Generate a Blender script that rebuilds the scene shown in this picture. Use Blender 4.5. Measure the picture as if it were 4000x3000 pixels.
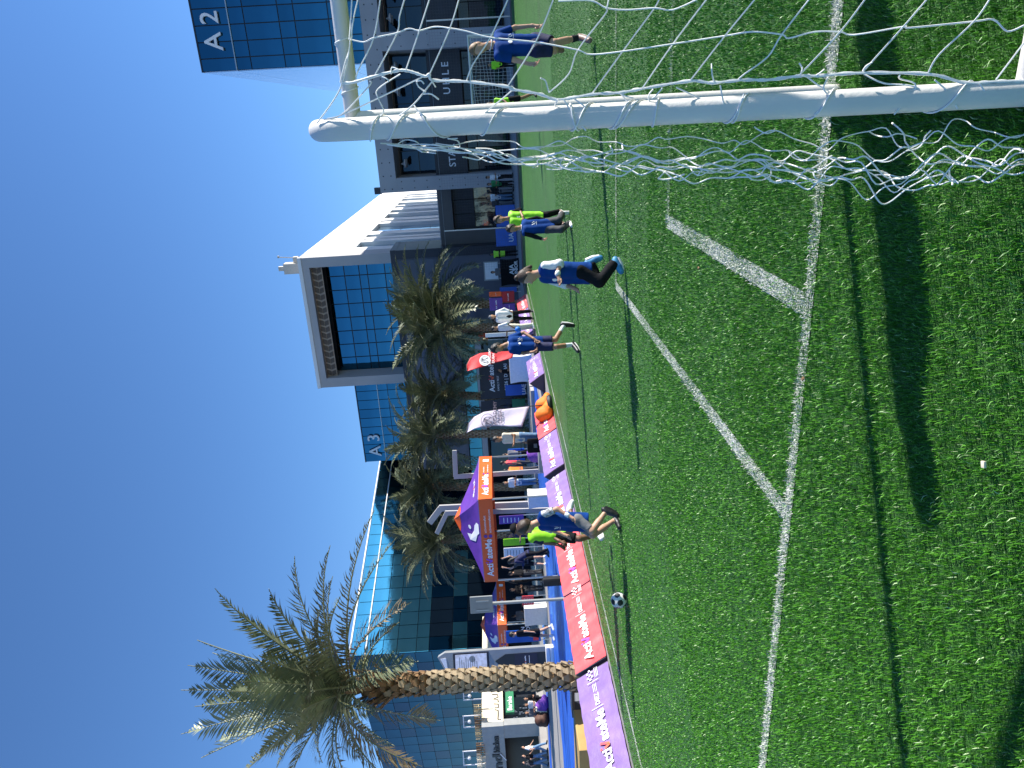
import bpy, bmesh, math, random
import numpy as np
from mathutils import Vector, Matrix, Quaternion
random.seed(7); RNG = np.random.default_rng(7)
SC = bpy.context.scene
for o in list(bpy.data.objects): bpy.data.objects.remove(o)

# ------------------------------------------------------------------ camera
# The photograph is stored lying on its side: the world's up is the picture's left.
F = 2773.0                                   # focal length in photo pixels (4000 x 3000)
ROLL, PITCH, CAMH = math.radians(3.5), math.radians(-0.7), 1.38
cp, sp, cr, sr = math.cos(PITCH), math.sin(PITCH), math.cos(ROLL), math.sin(ROLL)
FW = np.array([0, cp, sp]); _u = np.array([0, -sp, cp]); _r = np.array([1.0, 0, 0])
RT = cr * _r - sr * _u; UP = sr * _r + cr * _u
CAM = np.array([0, 0, CAMH])
cd = bpy.data.cameras.new('camera'); cam = bpy.data.objects.new('camera', cd); SC.collection.objects.link(cam)
cd.sensor_fit = 'HORIZONTAL'; cd.sensor_width = 36.0; cd.lens = F / 4000 * 36.0
cd.clip_start = 0.05; cd.clip_end = 6000
m = Matrix.Identity(4)
for i in range(3):
    m[i][0] = -UP[i]; m[i][1] = RT[i]; m[i][2] = -FW[i]; m[i][3] = CAM[i]
cam.matrix_world = m
SC.camera = cam

# ------------------------------------------------------------------ sky and sun
SUN_AZ, SUN_EL = math.radians(4.5), math.radians(28.6)      # azimuth from +X towards +Y
W = bpy.data.worlds.new('World'); SC.world = W; W.use_nodes = True
nt = W.node_tree; nt.nodes.clear()
sky = nt.nodes.new('ShaderNodeTexSky'); sky.sky_type = 'NISHITA'; sky.sun_disc = False
sky.sun_elevation = SUN_EL; sky.sun_rotation = math.pi / 2 - SUN_AZ
sky.altitude = 0; sky.air_density = 1.0; sky.dust_density = 0.0; sky.ozone_density = 9.0
bg = nt.nodes.new('ShaderNodeBackground'); bg.inputs['Strength'].default_value = 0.110
wo = nt.nodes.new('ShaderNodeOutputWorld')
nt.links.new(sky.outputs[0], bg.inputs[0]); nt.links.new(bg.outputs[0], wo.inputs[0])
sd = bpy.data.lights.new('sun', 'SUN'); sd.energy = 5.0; sd.angle = math.radians(0.5); sd.color = (1.0, 0.955, 0.88)
so = bpy.data.objects.new('sun', sd); SC.collection.objects.link(so)
sdir = Vector((math.cos(SUN_EL) * math.cos(SUN_AZ), math.cos(SUN_EL) * math.sin(SUN_AZ), math.sin(SUN_EL)))
so.rotation_euler = sdir.to_track_quat('Z', 'Y').to_euler()
so.location = (30, 5, 40)
SC.view_settings.view_transform = 'Standard'; SC.view_settings.look = 'None'
SC.view_settings.exposure = 0.85; SC.view_settings.gamma = 1.0; SC.view_settings.use_curve_mapping = False
SC.render.engine = 'CYCLES'
# ------------------------------------------------------------------ helpers
TH = math.radians(21)                                     # the pitch is turned 21 degrees from the view
AX = np.array([math.cos(TH), -math.sin(TH), 0.0]); EX = np.array([math.sin(TH), math.cos(TH), 0.0])
RZ = -TH
def FP(a, e, z=0.0):                                       # pitch coordinates -> world
    p = a * AX + e * EX; return np.array([p[0], p[1], z])
def ray(x, y):
    return FW + RT * (1500 - y) / F + UP * (2000 - x) / F
def gnd(x, y, z=0.0):                                      # where a photo pixel meets height z
    d = ray(x, y); return CAM + d * ((z - CAMH) / d[2])
def at(x, y, Y):                                           # photo pixel at depth Y
    d = ray(x, y); return CAM + d * (Y / d[1])
def on_e(x, y, e):
    d = ray(x, y); return CAM + d * (e / (d @ EX))
def on_a(x, y, a):
    d = ray(x, y); return CAM + d * (a / (d @ AX))
COL = SC.collection
def link(o, parent=None):
    COL.objects.link(o)
    if parent is not None: o.parent = parent
    return o
def tag(o, label=None, cat=None, group=None, kind=None):
    if label: o['label'] = label
    if cat: o['category'] = cat
    if group: o['group'] = group
    if kind: o['kind'] = kind
    return o
def empty(name, loc=(0, 0, 0), rz=0.0, parent=None):
    o = bpy.data.objects.new(name, None); o.empty_display_size = 0.2
    o.location = loc; o.rotation_euler = (0, 0, rz)
    return link(o, parent)
def thing(name, label, cat, loc=(0, 0, 0), rz=0.0, group=None):
    return tag(empty(name, loc, rz), label, cat, group)
def inst(src, parent=None, M=None):
    o = src.copy(); link(o, parent)
    if M is not None: o.matrix_local = M
    return o
def copy_tree(o, parent=None):
    kids = list(o.children)
    c = o.copy(); link(c, parent)
    for ch in kids: copy_tree(ch, c)
    return c
def unit(v):
    v = np.asarray(v, float); n = np.linalg.norm(v); return v / n if n > 1e-9 else v
class MB:
    def __init__(s): s.v = []; s.f = []; s.m = []; s.smooth = False
    def add(s, vs, fs, mi=0):
        b = len(s.v); s.v.extend([tuple(map(float, p)) for p in vs])
        for f in fs: s.f.append(tuple(i + b for i in f)); s.m.append(mi)
        return s
    def box(s, lo, hi, mi=0, M=None):
        x0, y0, z0 = lo; x1, y1, z1 = hi
        vs = [(x0, y0, z0), (x1, y0, z0), (x1, y1, z0), (x0, y1, z0), (x0, y0, z1), (x1, y0, z1), (x1, y1, z1), (x0, y1, z1)]
        if M is not None: vs = [tuple(M @ Vector(p)) for p in vs]
        return s.add(vs, [(3, 2, 1, 0), (4, 5, 6, 7), (0, 1, 5, 4), (1, 2, 6, 5), (2, 3, 7, 6), (3, 0, 4, 7)], mi)
    def cbox(s, c, size, mi=0, M=None):
        c = np.array(c, float); h = np.array(size, float) / 2
        return s.box(c - h, c + h, mi, M)
    def bbox(s, c, size, r=0.01, mi=0, M=None):             # bevelled box
        bm = bmesh.new(); bmesh.ops.create_cube(bm, size=1.0)
        for v in bm.verts: v.co = Vector((v.co.x * size[0], v.co.y * size[1], v.co.z * size[2]))
        bmesh.ops.bevel(bm, geom=list(bm.edges), offset=r, segments=2, affect='EDGES', profile=0.6)
        bm.verts.index_update()
        vs = [v.co + Vector(c) for v in bm.verts]
        if M is not None: vs = [M @ v for v in vs]
        s.add(vs, [[v.index for v in f.verts] for f in bm.faces], mi); bm.free(); return s
    def tube(s, pts, r, n=8, mi=0, cap=True):
        pts = [np.array(p, float) for p in pts]; k = len(pts)
        rs = r if hasattr(r, '__len__') else [r] * k
        tans = []
        for i in range(k):
            tans.append(unit(pts[min(i + 1, k - 1)] - pts[max(i - 1, 0)]))
        ref = np.array([0, 0, 1.0]) if abs(tans[0][2]) < 0.9 else np.array([1.0, 0, 0])
        nn = unit(np.cross(tans[0], ref)); vs = []
        for i in range(k):
            nn = unit(nn - tans[i] * (nn @ tans[i])); bb = np.cross(tans[i], nn)
            for j in range(n):
                a = 2 * math.pi * j / n
                vs.append(pts[i] + (nn * math.cos(a) + bb * math.sin(a)) * rs[i])
        fs = []
        for i in range(k - 1):
            for j in range(n):
                fs.append((i * n + j, i * n + (j + 1) % n, (i + 1) * n + (j + 1) % n, (i + 1) * n + j))
        if cap:
            fs.append(tuple(range(n))[::-1]); fs.append(tuple((k - 1) * n + j for j in range(n)))
        return s.add(vs, fs, mi)
    def lathe(s, prof, n=16, c=(0, 0, 0), mi=0):
        vs = []; k = len(prof)
        for r, z in prof:
            for j in range(n):
                a = 2 * math.pi * j / n; vs.append((c[0] + r * math.cos(a), c[1] + r * math.sin(a), c[2] + z))
        fs = [(i * n + j, i * n + (j + 1) % n, (i + 1) * n + (j + 1) % n, (i + 1) * n + j) for i in range(k - 1) for j in range(n)]
        fs.append(tuple(range(n))[::-1]); fs.append(tuple((k - 1) * n + j for j in range(n)))
        return s.add(vs, fs, mi)
    def prism(s, poly, z0, z1, mi=0, M=None):               # poly in xy, extruded in z
        n = len(poly)
        vs = [(p[0], p[1], z0) for p in poly] + [(p[0], p[1], z1) for p in poly]
        if M is not None: vs = [tuple(M @ Vector(p)) for p in vs]
        fs = [tuple(range(n))[::-1], tuple(range(n, 2 * n))] + [(i, (i + 1) % n, n + (i + 1) % n, n + i) for i in range(n)]
        return s.add(vs, fs, mi)
    def grid(s, fn, nu, nv, mi=0):
        vs = [fn(i / nu, j / nv) for j in range(nv + 1) for i in range(nu + 1)]
        fs = [(j * (nu + 1) + i, j * (nu + 1) + i + 1, (j + 1) * (nu + 1) + i + 1, (j + 1) * (nu + 1) + i) for j in range(nv) for i in range(nu)]
        return s.add(vs, fs, mi)
    def mesh(s, name, mats, smooth=False):
        me = bpy.data.meshes.new(name); me.from_pydata(s.v, [], s.f)
        mats = mats if isinstance(mats, (list, tuple)) else [mats]
        for mm in mats: me.materials.append(mm)
        if len(mats) > 1: me.polygons.foreach_set('material_index', s.m)
        if smooth:
            me.polygons.foreach_set('use_smooth', [True] * len(me.polygons)); me.update(); me.set_sharp_from_angle(angle=math.radians(55))
        me.update(); return me
    def build(s, name, mats, parent=None, smooth=False, loc=None, rz=None):
        o = bpy.data.objects.new(name, s.mesh(name, mats, smooth)); link(o, parent)
        if loc is not None: o.location = loc
        if rz is not None: o.rotation_euler = (0, 0, rz)
        return o

# ------------------------------------------------------------------ materials
def mat(name, col, rough=0.6, var=0.12, scale=6.0, bump=0.0, bscale=40.0, metal=0.0, spec=0.5, sheen=0.0, trans=0.0, detail=4.0, coord='Object', stretch=None, col2=None, coat=0.0):
    mt = bpy.data.materials.new(name); mt.use_nodes = True; n = mt.node_tree.nodes; l = mt.node_tree.links
    b = n['Principled BSDF']; b.inputs['Roughness'].default_value = rough; b.inputs['Metallic'].default_value = metal
    b.inputs['Specular IOR Level'].default_value = spec
    if sheen: b.inputs['Sheen Weight'].default_value = sheen
    if coat: b.inputs['Coat Weight'].default_value = coat
    tc = n.new('ShaderNodeTexCoord'); src = tc.outputs[coord]
    if stretch:
        mp = n.new('ShaderNodeMapping'); mp.inputs['Scale'].default_value = stretch; l.new(src, mp.inputs[0]); src = mp.outputs[0]
    if var > 0 or col2:
        nz = n.new('ShaderNodeTexNoise'); nz.inputs['Scale'].default_value = scale; nz.inputs['Detail'].default_value = detail
        l.new(src, nz.inputs['Vector'])
        mx = n.new('ShaderNodeMix'); mx.data_type = 'RGBA'
        c1 = tuple(max(0, c * (1 - var)) for c in col[:3]) + (1,)
        c2 = tuple(col2[:3]) + (1,) if col2 else tuple(min(1, c * (1 + var)) for c in col[:3]) + (1,)
        rp = n.new('ShaderNodeMapRange'); rp.inputs[1].default_value = 0.3; rp.inputs[2].default_value = 0.7
        l.new(nz.outputs[0], rp.inputs[0]); l.new(rp.outputs[0], mx.inputs[0])
        mx.inputs[6].default_value = c1; mx.inputs[7].default_value = c2
        l.new(mx.outputs[2], b.inputs['Base Color'])
    else: b.inputs['Base Color'].default_value = tuple(col[:3]) + (1,)
    if bump:
        nb = n.new('ShaderNodeTexNoise'); nb.inputs['Scale'].default_value = bscale; nb.inputs['Detail'].default_value = 3
        l.new(src, nb.inputs['Vector'])
        bp = n.new('ShaderNodeBump'); bp.inputs['Strength'].default_value = bump; bp.inputs['Distance'].default_value = 0.3 / bscale
        l.new(nb.outputs[0], bp.inputs['Height']); l.new(bp.outputs[0], b.inputs['Normal'])
    if trans: b.inputs['Transmission Weight'].default_value = trans
    return mt
def glassmat(name, tint, rough=0.04, wav=0.02, metal=0.75, dark=(0.01, 0.02, 0.03), scale=0.25):
    mt = mat(name, tint, rough, 0.18, scale, wav, 0.6, metal=metal, spec=0.8)
    return mt
M = {}
def MM(k, *a, **kw):
    if k not in M: M[k] = mat(k, *a, **kw)
    return M[k]
MM('white_paint', (0.70, 0.67, 0.62), 0.42, 0.05, 5, 0.25, 90)
MM('rope', (0.86, 0.85, 0.82), 0.8, 0.08, 60)
MM('white_wall', (0.78, 0.76, 0.73), 0.75, 0.04, 0.4, 0.05, 8)
MM('grey_panel', (0.42, 0.40, 0.39), 0.7, 0.06, 0.5)
MM('concrete', (0.36, 0.35, 0.36), 0.75, 0.10, 0.5, 0.08, 6)
MM('dark_frame', (0.012, 0.016, 0.024), 0.35, 0.1, 2)
MM('slate', (0.085, 0.09, 0.115), 0.55, 0.2, 0.4, 0.05, 4)
MM('brown_wall', (0.13, 0.115, 0.105), 0.7, 0.12, 0.8, 0.05, 6)
MM('charcoal', (0.022, 0.024, 0.034), 0.5, 0.15, 2)
MM('black', (0.012, 0.012, 0.014), 0.6, 0.2, 6)
MM('metal', (0.42, 0.43, 0.44), 0.38, 0.06, 4, metal=0.8)
MM('grey_metal', (0.30, 0.31, 0.31), 0.5, 0.08, 3, metal=0.2)
MM('cream', (0.78, 0.68, 0.50), 0.75, 0.04, 0.7)
MM('purple', (0.14, 0.055, 0.30), 0.55, 0.12, 3, 0.25, 5, sheen=0.1)
MM('tent_purple', (0.115, 0.03, 0.30), 0.5, 0.08, 3, 0.2, 4)
MM('orange', (0.80, 0.11, 0.012), 0.5, 0.06, 3, 0.2, 5)
MM('red_banner', (0.76, 0.07, 0.08), 0.5, 0.08, 3, 0.25, 5)
MM('lilac', (0.20, 0.115, 0.33), 0.55, 0.15, 2.5, 0.3, 5)
MM('print_white', (0.82, 0.81, 0.82), 0.6, 0.03, 8)
MM('print_dark', (0.05, 0.035, 0.07), 0.6, 0.05, 8)
MM('print_pink', (0.85, 0.07, 0.16), 0.5, 0.3, 8, col2=(0.85, 0.16, 0.03))
MM('print_violet', (0.30, 0.07, 0.60), 0.5, 0.1, 8)
MM('blue_track', (0.012, 0.10, 0.52), 0.6, 0.15, 0.8, 0.1, 20)
MM('blue_vinyl', (0.015, 0.11, 0.50), 0.4, 0.1, 2)
MM('tan', (0.42, 0.27, 0.09), 0.7, 0.1, 4)
MM('orange_bag', (0.90, 0.20, 0.01), 0.7, 0.1, 5, 0.4, 8)
MM('purple_bag', (0.22, 0.07, 0.42), 0.7, 0.1, 5, 0.4, 8)
MM('brown_bag', (0.09, 0.035, 0.02), 0.7, 0.1, 5, 0.4, 8)
MM('green_sign', (0.02, 0.20, 0.09), 0.5, 0.05, 4)
MM('lime', (0.30, 0.72, 0.01), 0.6, 0.08, 8, 0.2, 20)
MM('hi_vis', (0.40, 0.85, 0.03), 0.5, 0.05, 8)
MM('bib_blue', (0.003, 0.042, 0.205), 0.8, 0.15, 8, 0.3, 18, spec=0.15)
MM('navy', (0.008, 0.011, 0.06), 0.8, 0.25, 10, 0.2, 20)
MM('black_cloth', (0.010, 0.010, 0.012), 0.85, 0.25, 10, 0.3, 20, spec=0.15)
MM('grey_cloth', (0.16, 0.16, 0.17), 0.8, 0.15, 20, 0.3, 20)
MM('dark_grey_cloth', (0.045, 0.045, 0.05), 0.8, 0.15, 20, 0.3, 20)
MM('white_cloth', (0.76, 0.75, 0.74), 0.8, 0.06, 10, 0.3, 18)
MM('cream_cloth', (0.66, 0.60, 0.48), 0.8, 0.06, 10, 0.3, 18)
MM('denim', (0.12, 0.22, 0.36), 0.8, 0.15, 16, 0.3, 20)
MM('print_sleeve', (0.02, 0.02, 0.03), 0.6, 0.2, 25, col2=(0.7, 0.7, 0.72))
MM('green_cloth', (0.02, 0.22, 0.06), 0.7, 0.1, 10)
MM('skin', (0.52, 0.29, 0.19), 0.5, 0.06, 14, spec=0.4)
MM('skin_tan', (0.36, 0.19, 0.11), 0.5, 0.06, 14, spec=0.4)
MM('skin_brown', (0.20, 0.10, 0.06), 0.5, 0.06, 14, spec=0.4)
MM('lip', (0.32, 0.12, 0.10), 0.5, 0.0)
MM('eye_dark', (0.01, 0.008, 0.007), 0.2, 0.0)
MM('hair_black', (0.010, 0.008, 0.007), 0.55, 0.4, 60, 0.8, 90)
MM('hair_brown', (0.045, 0.025, 0.014), 0.55, 0.4, 60, 0.8, 90)
MM('hair_fair', (0.22, 0.13, 0.06), 0.55, 0.35, 60, 0.8, 90)
MM('shoe_black', (0.012, 0.012, 0.014), 0.45, 0.2, 12)
MM('shoe_white', (0.75, 0.73, 0.72), 0.5, 0.06, 12)
MM('shoe_blue', (0.02, 0.13, 0.38), 0.5, 0.2, 14, col2=(0.08, 0.34, 0.55))
MM('shoe_brown', (0.22, 0.13, 0.10), 0.5, 0.2, 14)
MM('sock_white', (0.72, 0.73, 0.73), 0.9, 0.05, 20)
MM('sock_black', (0.014, 0.014, 0.016), 0.9, 0.05, 20)
MM('ball_white', (0.74, 0.72, 0.66), 0.4, 0.08, 12)
MM('ball_black', (0.015, 0.015, 0.016), 0.4, 0.1, 12)
MM('paving', (0.30, 0.285, 0.27), 0.85, 0.12, 1.2, 0.1, 30)
MM('plank', (0.40, 0.375, 0.345), 0.8, 0.15, 3, 0.15, 12, stretch=(0.3, 3, 3))
MM('screen', (0.30, 0.32, 0.40), 0.25, 0.25, 5)

# ------------------------------------------------------------------ flat print
_txt = {}
def text_geo(s, bold=0.0, spacing=1.0):
    k = (s, bold, spacing)
    if k not in _txt:
        cu = bpy.data.curves.new('t', 'FONT'); cu.body = s; cu.size = 1.0; cu.offset = bold; cu.resolution_u = 3; cu.space_character = spacing
        o = bpy.data.objects.new('t', cu); COL.objects.link(o)
        dg = bpy.context.evaluated_depsgraph_get(); dg.update()
        me = o.evaluated_get(dg).to_mesh()
        v = np.array([p.co[:2] for p in me.vertices]) if len(me.vertices) else np.zeros((0, 2))
        f = [tuple(p.vertices) for p in me.polygons]
        o.evaluated_get(dg).to_mesh_clear(); bpy.data.objects.remove(o); bpy.data.curves.remove(cu)
        _txt[k] = (v, f)
    return _txt[k]
def text2d(s, x, y, h, bold=0.02, w=None, spacing=1.0):     # verts with cap height h, left end at x; w forces the width
    v, f = text_geo(s, bold, spacing); v = v.copy()
    if not len(v): return v, f
    k = h / 0.70; v[:, 0] -= v[:, 0].min()
    sx = k if w is None else w / max(v[:, 0].max(), 1e-6)
    return np.stack([v[:, 0] * sx + x, v[:, 1] * k + y], 1), f
def strip2d(pts, w):
    pts = np.array(pts, float); v = []
    for i in range(len(pts)):
        t = unit(pts[min(i + 1, len(pts) - 1)] - pts[max(i - 1, 0)]); n = np.array([-t[1], t[0]])
        ww = w[i] if hasattr(w, '__len__') else w
        v += [pts[i] + n * ww / 2, pts[i] - n * ww / 2]
    return np.array(v), [(2 * i, 2 * i + 1, 2 * i + 3, 2 * i + 2) for i in range(len(pts) - 1)]
def disc2d(x, y, r, n=14, r2=None):
    a = np.linspace(0, 2 * math.pi, n, endpoint=False)
    o = np.stack([x + r * np.cos(a), y + r * np.sin(a)], 1)
    if r2 is None: return o, [tuple(range(n))]
    i = np.stack([x + r2 * np.cos(a), y + r2 * np.sin(a)], 1)
    return np.concatenate([o, i]), [(j, (j + 1) % n, n + (j + 1) % n, n + j) for j in range(n)]
def rect2d(x0, y0, x1, y1): return np.array([(x0, y0), (x1, y0), (x1, y1), (x0, y1)]), [(0, 1, 2, 3)]
def print_on(items, fn, name, material, parent):            # items: list of (verts2d, faces); fn maps (x, y) -> local xyz
    mb = MB()
    for v, f in items:
        if len(v): mb.add([fn(p[0], p[1]) for p in v], f)
    o = mb.build(name, material, parent); o['kind'] = 'stuff'; return o
def tick2d(x, y, h):                                         # the tick that stands for the V, with its dot
    return [strip2d([(x + 0.06 * h, y + 0.62 * h), (x + 0.30 * h, y + 0.12 * h), (x + 0.38 * h, y + 0.08 * h), (x + 0.75 * h, y + 1.0 * h)], 0.26 * h)], [disc2d(x + 0.10 * h, y + 0.98 * h, 0.13 * h)]
def brand2d(x, y, h):                                        # Acti V ateMe; returns white items, tick items, width
    a, fa = text2d('Acti', x, y, h, 0.025); x1 = a[:, 0].max() + 0.10 * h
    t1, t2 = tick2d(x1, y, h); x2 = x1 + 0.85 * h
    b, fb = text2d('ateMe', x2, y, h, 0.025)
    return [(a, fa), (b, fb)], t1 + t2, b[:, 0].max() - x
def frame_fn(o, r, u):                                       # flat plane: origin, right, up (local)
    o, r, u = map(lambda q: np.array(q, float), (o, r, u))
    return lambda x, y: o + r * x + u * y

# ------------------------------------------------------------------ implicit surfaces (bodies, clothes, soft things)
def surface_nets(f, lo, h):
    s = f < 0
    nx, ny, nz = f.shape
    acc = np.zeros((nx - 1, ny - 1, nz - 1, 3)); cnt = np.zeros((nx - 1, ny - 1, nz - 1))
    cor = [(i, j, k) for i in (0, 1) for j in (0, 1) for k in (0, 1)]
    def sub(arr, c): return arr[c[0]:nx - 1 + c[0], c[1]:ny - 1 + c[1], c[2]:nz - 1 + c[2]]
    for ia, a in enumerate(cor):
        for b in cor[ia + 1:]:
            if sum(abs(p - q) for p, q in zip(a, b)) != 1: continue
            fa, fb = sub(f, a), sub(f, b); cross = (fa < 0) != (fb < 0)
            t = np.where(cross, fa / np.where(np.abs(fa - fb) < 1e-12, 1e-12, fa - fb), 0)
            for d in range(3): acc[..., d] += np.where(cross, a[d] + t * (b[d] - a[d]), 0)
            cnt += cross
    act = cnt > 0
    idx = -np.ones(act.shape, int); idx[act] = np.arange(act.sum())
    ijk = np.argwhere(act)
    V = (ijk + acc[act] / cnt[act][:, None]) * h + lo
    Fs = []
    for d in range(3):
        o1, o2 = [(1, 2), (2, 0), (0, 1)][d]
        sl0 = [slice(None)] * 3; sl1 = [slice(None)] * 3; sl0[d] = slice(0, -1); sl1[d] = slice(1, None)
        cr_ = s[tuple(sl0)] != s[tuple(sl1)]
        P = np.argwhere(cr_)
        ok = (P[:, o1] > 0) & (P[:, o2] > 0) & (P[:, o1] < f.shape[o1] - 1) & (P[:, o2] < f.shape[o2] - 1)
        P = P[ok]
        if not len(P): continue
        inside = s[P[:, 0], P[:, 1], P[:, 2]]
        def cell(da, db):
            Q = P.copy(); Q[:, o1] += da; Q[:, o2] += db; return idx[Q[:, 0], Q[:, 1], Q[:, 2]]
        q = np.stack([cell(-1, -1), cell(0, -1), cell(0, 0), cell(-1, 0)], 1)
        q = np.where(inside[:, None], q, q[:, ::-1]); Fs.append(q)
    return V, (np.concatenate(Fs) if Fs else np.zeros((0, 4), int))
def cone(a, b, ra, rb): return ('c', np.array(a, float), np.array(b, float), ra, rb)
def ell(c, ax, r): return ('e', np.array(c, float), np.array(ax, float), np.array(r, float))   # ax rows = unit axes
def prim(P, p):
    if p[0] == 'c':
        _, a, b, ra, rb = p; d = b - a; L = d @ d
        t = np.clip(((P - a) @ d) / max(L, 1e-9), 0, 1)
        return np.linalg.norm(P - a - t[..., None] * d, axis=-1) - (ra + (rb - ra) * t)
    _, c, ax, r = p
    q = (P - c) @ ax.T / r; k = np.linalg.norm(q, axis=-1)
    return (k - 1) * r.min() * np.clip(1 + 0.0 * k, 1, 1)
def sdf(prims, k=0.03, cuts=(), subs=()):
    def f(P):
        d = None
        for p in prims:
            e = prim(P, p)
            if d is None: d = e
            else:
                hh = np.clip(0.5 + 0.5 * (d - e) / k, 0, 1); d = d * (1 - hh) + e * hh - k * hh * (1 - hh)
        for (o, n) in cuts: d = np.maximum(d, (P - np.array(o)) @ unit(n))
        for p in subs: d = np.maximum(d, -prim(P, p))
        return d
    f.prims = prims
    return f
def mesh_sdf(f, h, pad=0.05, noise=0.0, nscale=30.0):
    lo = np.min([np.min([p[1] - (max(p[3], p[4]) if p[0] == 'c' else max(p[3])), (p[2] - max(p[3], p[4])) if p[0] == 'c' else p[1]], axis=0) for p in f.prims], axis=0) - pad
    hi = np.max([np.max([p[1] + (max(p[3], p[4]) if p[0] == 'c' else max(p[3])), (p[2] + max(p[3], p[4])) if p[0] == 'c' else p[1]], axis=0) for p in f.prims], axis=0) + pad
    n = np.ceil((hi - lo) / h).astype(int) + 1
    g = np.stack(np.meshgrid(*[lo[i] + h * np.arange(n[i]) for i in range(3)], indexing='ij'), -1)
    v = f(g)
    if noise:
        v = v + noise * (np.sin(g[..., 0] * nscale + 2.1 * np.sin(g[..., 2] * nscale * 0.7)) * np.sin(g[..., 1] * nscale * 1.1 + 1.3) * np.sin(g[..., 2] * nscale * 0.9 + g[..., 0] * 9))
    return surface_nets(v, lo, h)
def mesh_from(name, V, Fc, material, smooth=True):
    me = bpy.data.meshes.new(name)
    me.vertices.add(len(V)); me.vertices.foreach_set('co', np.asarray(V, np.float32).ravel())
    Fc = np.asarray(Fc, np.int32); k = Fc.shape[1]
    me.loops.add(Fc.size); me.loops.foreach_set('vertex_index', Fc.ravel())
    me.polygons.add(len(Fc)); me.polygons.foreach_set('loop_start', np.arange(0, Fc.size, k, dtype=np.int32)); me.polygons.foreach_set('loop_total', np.full(len(Fc), k, np.int32))
    if smooth: me.polygons.foreach_set('use_smooth', np.ones(len(Fc), bool))
    if material is not None: me.materials.append(material)
    me.update(calc_edges=True); me.validate(); return me
def soft(name, prims, material, parent, h=0.02, k=0.03, cuts=(), subs=(), noise=0.0, nscale=30.0, loc=None):
    V, Fc = mesh_sdf(sdf(prims, k, cuts, subs), h, noise=noise, nscale=nscale)
    o = bpy.data.objects.new(name, mesh_from(name, V, Fc, material)); link(o, parent)
    if loc is not None: o.location = loc
    return o
# ------------------------------------------------------------------ ground, pitch, lines, track, deck
def sheet(name, poly, z, material, parent=None, kind='structure', field=True):
    mb = MB(); pts = [FP(a, e, z) if field else (a, e, z) for a, e in poly]
    mb.add(pts, [tuple(range(len(pts)))]); o = mb.build(name, material, parent)
    if parent is None: tag(o, kind=kind)
    return o
sheet('ground', [(-1500, -1500), (1500, -1500), (1500, 1500), (-1500, 1500)], -0.016, M['paving'], field=False)

def turf_material():
    mt = bpy.data.materials.new('turf'); mt.use_nodes = True; n = mt.node_tree.nodes; l = mt.node_tree.links
    b = n['Principled BSDF']; b.inputs['Roughness'].default_value = 0.5; b.inputs['Specular IOR Level'].default_value = 0.35
    tc = n.new('ShaderNodeTexCoord')
    def noise(scale, det=3.0):
        z = n.new('ShaderNodeTexNoise'); z.inputs['Scale'].default_value = scale; z.inputs['Detail'].default_value = det
        l.new(tc.outputs['Object'], z.inputs['Vector']); return z.outputs[0]
    def ramp(src, stops):
        r = n.new('ShaderNodeValToRGB'); e = r.color_ramp.elements
        e[0].position, e[0].color = stops[0][0], stops[0][1] + (1,); e[1].position, e[1].color = stops[1][0], stops[1][1] + (1,)
        for p, c in stops[2:]:
            x = e.new(p); x.color = c + (1,)
        l.new(src, r.inputs[0]); return r.outputs[0]
    fine = ramp(noise(150, 2), [(0.30, (0.012, 0.070, 0.006)), (0.50, (0.040, 0.165, 0.015)), (0.62, (0.085, 0.26, 0.04)), (0.74, (0.34, 0.50, 0.24))])  # palest stop paints in bright specular speckles
    mid = ramp(noise(1.1, 6), [(0.3, (0.78, 0.82, 0.75)), (0.7, (1.18, 1.12, 1.12))])
    mx = n.new('ShaderNodeMix'); mx.data_type = 'RGBA'; mx.blend_type = 'MULTIPLY'; mx.inputs[0].default_value = 1.0
    l.new(fine, mx.inputs[6]); l.new(mid, mx.inputs[7]); l.new(mx.outputs[2], b.inputs['Base Color'])
    bp = n.new('ShaderNodeBump'); bp.inputs['Strength'].default_value = 0.9; bp.inputs['Distance'].default_value = 0.03
    l.new(noise(170, 3), bp.inputs['Height']); l.new(bp.outputs[0], b.inputs['Normal'])
    return mt
M['turf'] = turf_material()
A0, A1, E0, E1 = -8.0, 12.5, -6.0, 35.3
sheet('turf', [(A0, E0), (A1, E0), (A1, E1), (A0, E1)], 0.0, M['turf'])

def line_material(name, off=0.0):
    mt = bpy.data.materials.new(name); mt.use_nodes = True; n = mt.node_tree.nodes; l = mt.node_tree.links
    b = n['Principled BSDF']; b.inputs['Roughness'].default_value = 0.7
    tc = n.new('ShaderNodeTexCoord'); z = n.new('ShaderNodeTexNoise'); z.inputs['Scale'].default_value = 120; z.inputs['Detail'].default_value = 3
    z2 = n.new('ShaderNodeTexNoise'); z2.inputs['Scale'].default_value = 1.6
    ad = n.new('ShaderNodeMath'); ad.operation = 'MULTIPLY_ADD'; ad.inputs[1].default_value = 0.5
    l.new(tc.outputs['Object'], z.inputs['Vector']); l.new(tc.outputs['Object'], z2.inputs['Vector'])
    l.new(z2.outputs[0], ad.inputs[0]); l.new(z.outputs[0], ad.inputs[2])
    r = n.new('ShaderNodeValToRGB'); e = r.color_ramp.elements
    e[0].position, e[0].color = 0.66 + off, (0.03, 0.11, 0.014, 1); e[1].position, e[1].color = 0.80 + off, (0.62, 0.63, 0.58, 1)
    x = e.new(0.73 + off); x.color = (0.17, 0.26, 0.13, 1)
    l.new(ad.outputs[0], r.inputs[0]); l.new(r.outputs[0], b.inputs['Base Color'])
    bp = n.new('ShaderNodeBump'); bp.inputs['Strength'].default_value = 0.7; bp.inputs['Distance'].default_value = 0.02
    l.new(z.outputs[0], bp.inputs['Height']); l.new(bp.outputs[0], b.inputs['Normal'])
    return mt
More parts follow.
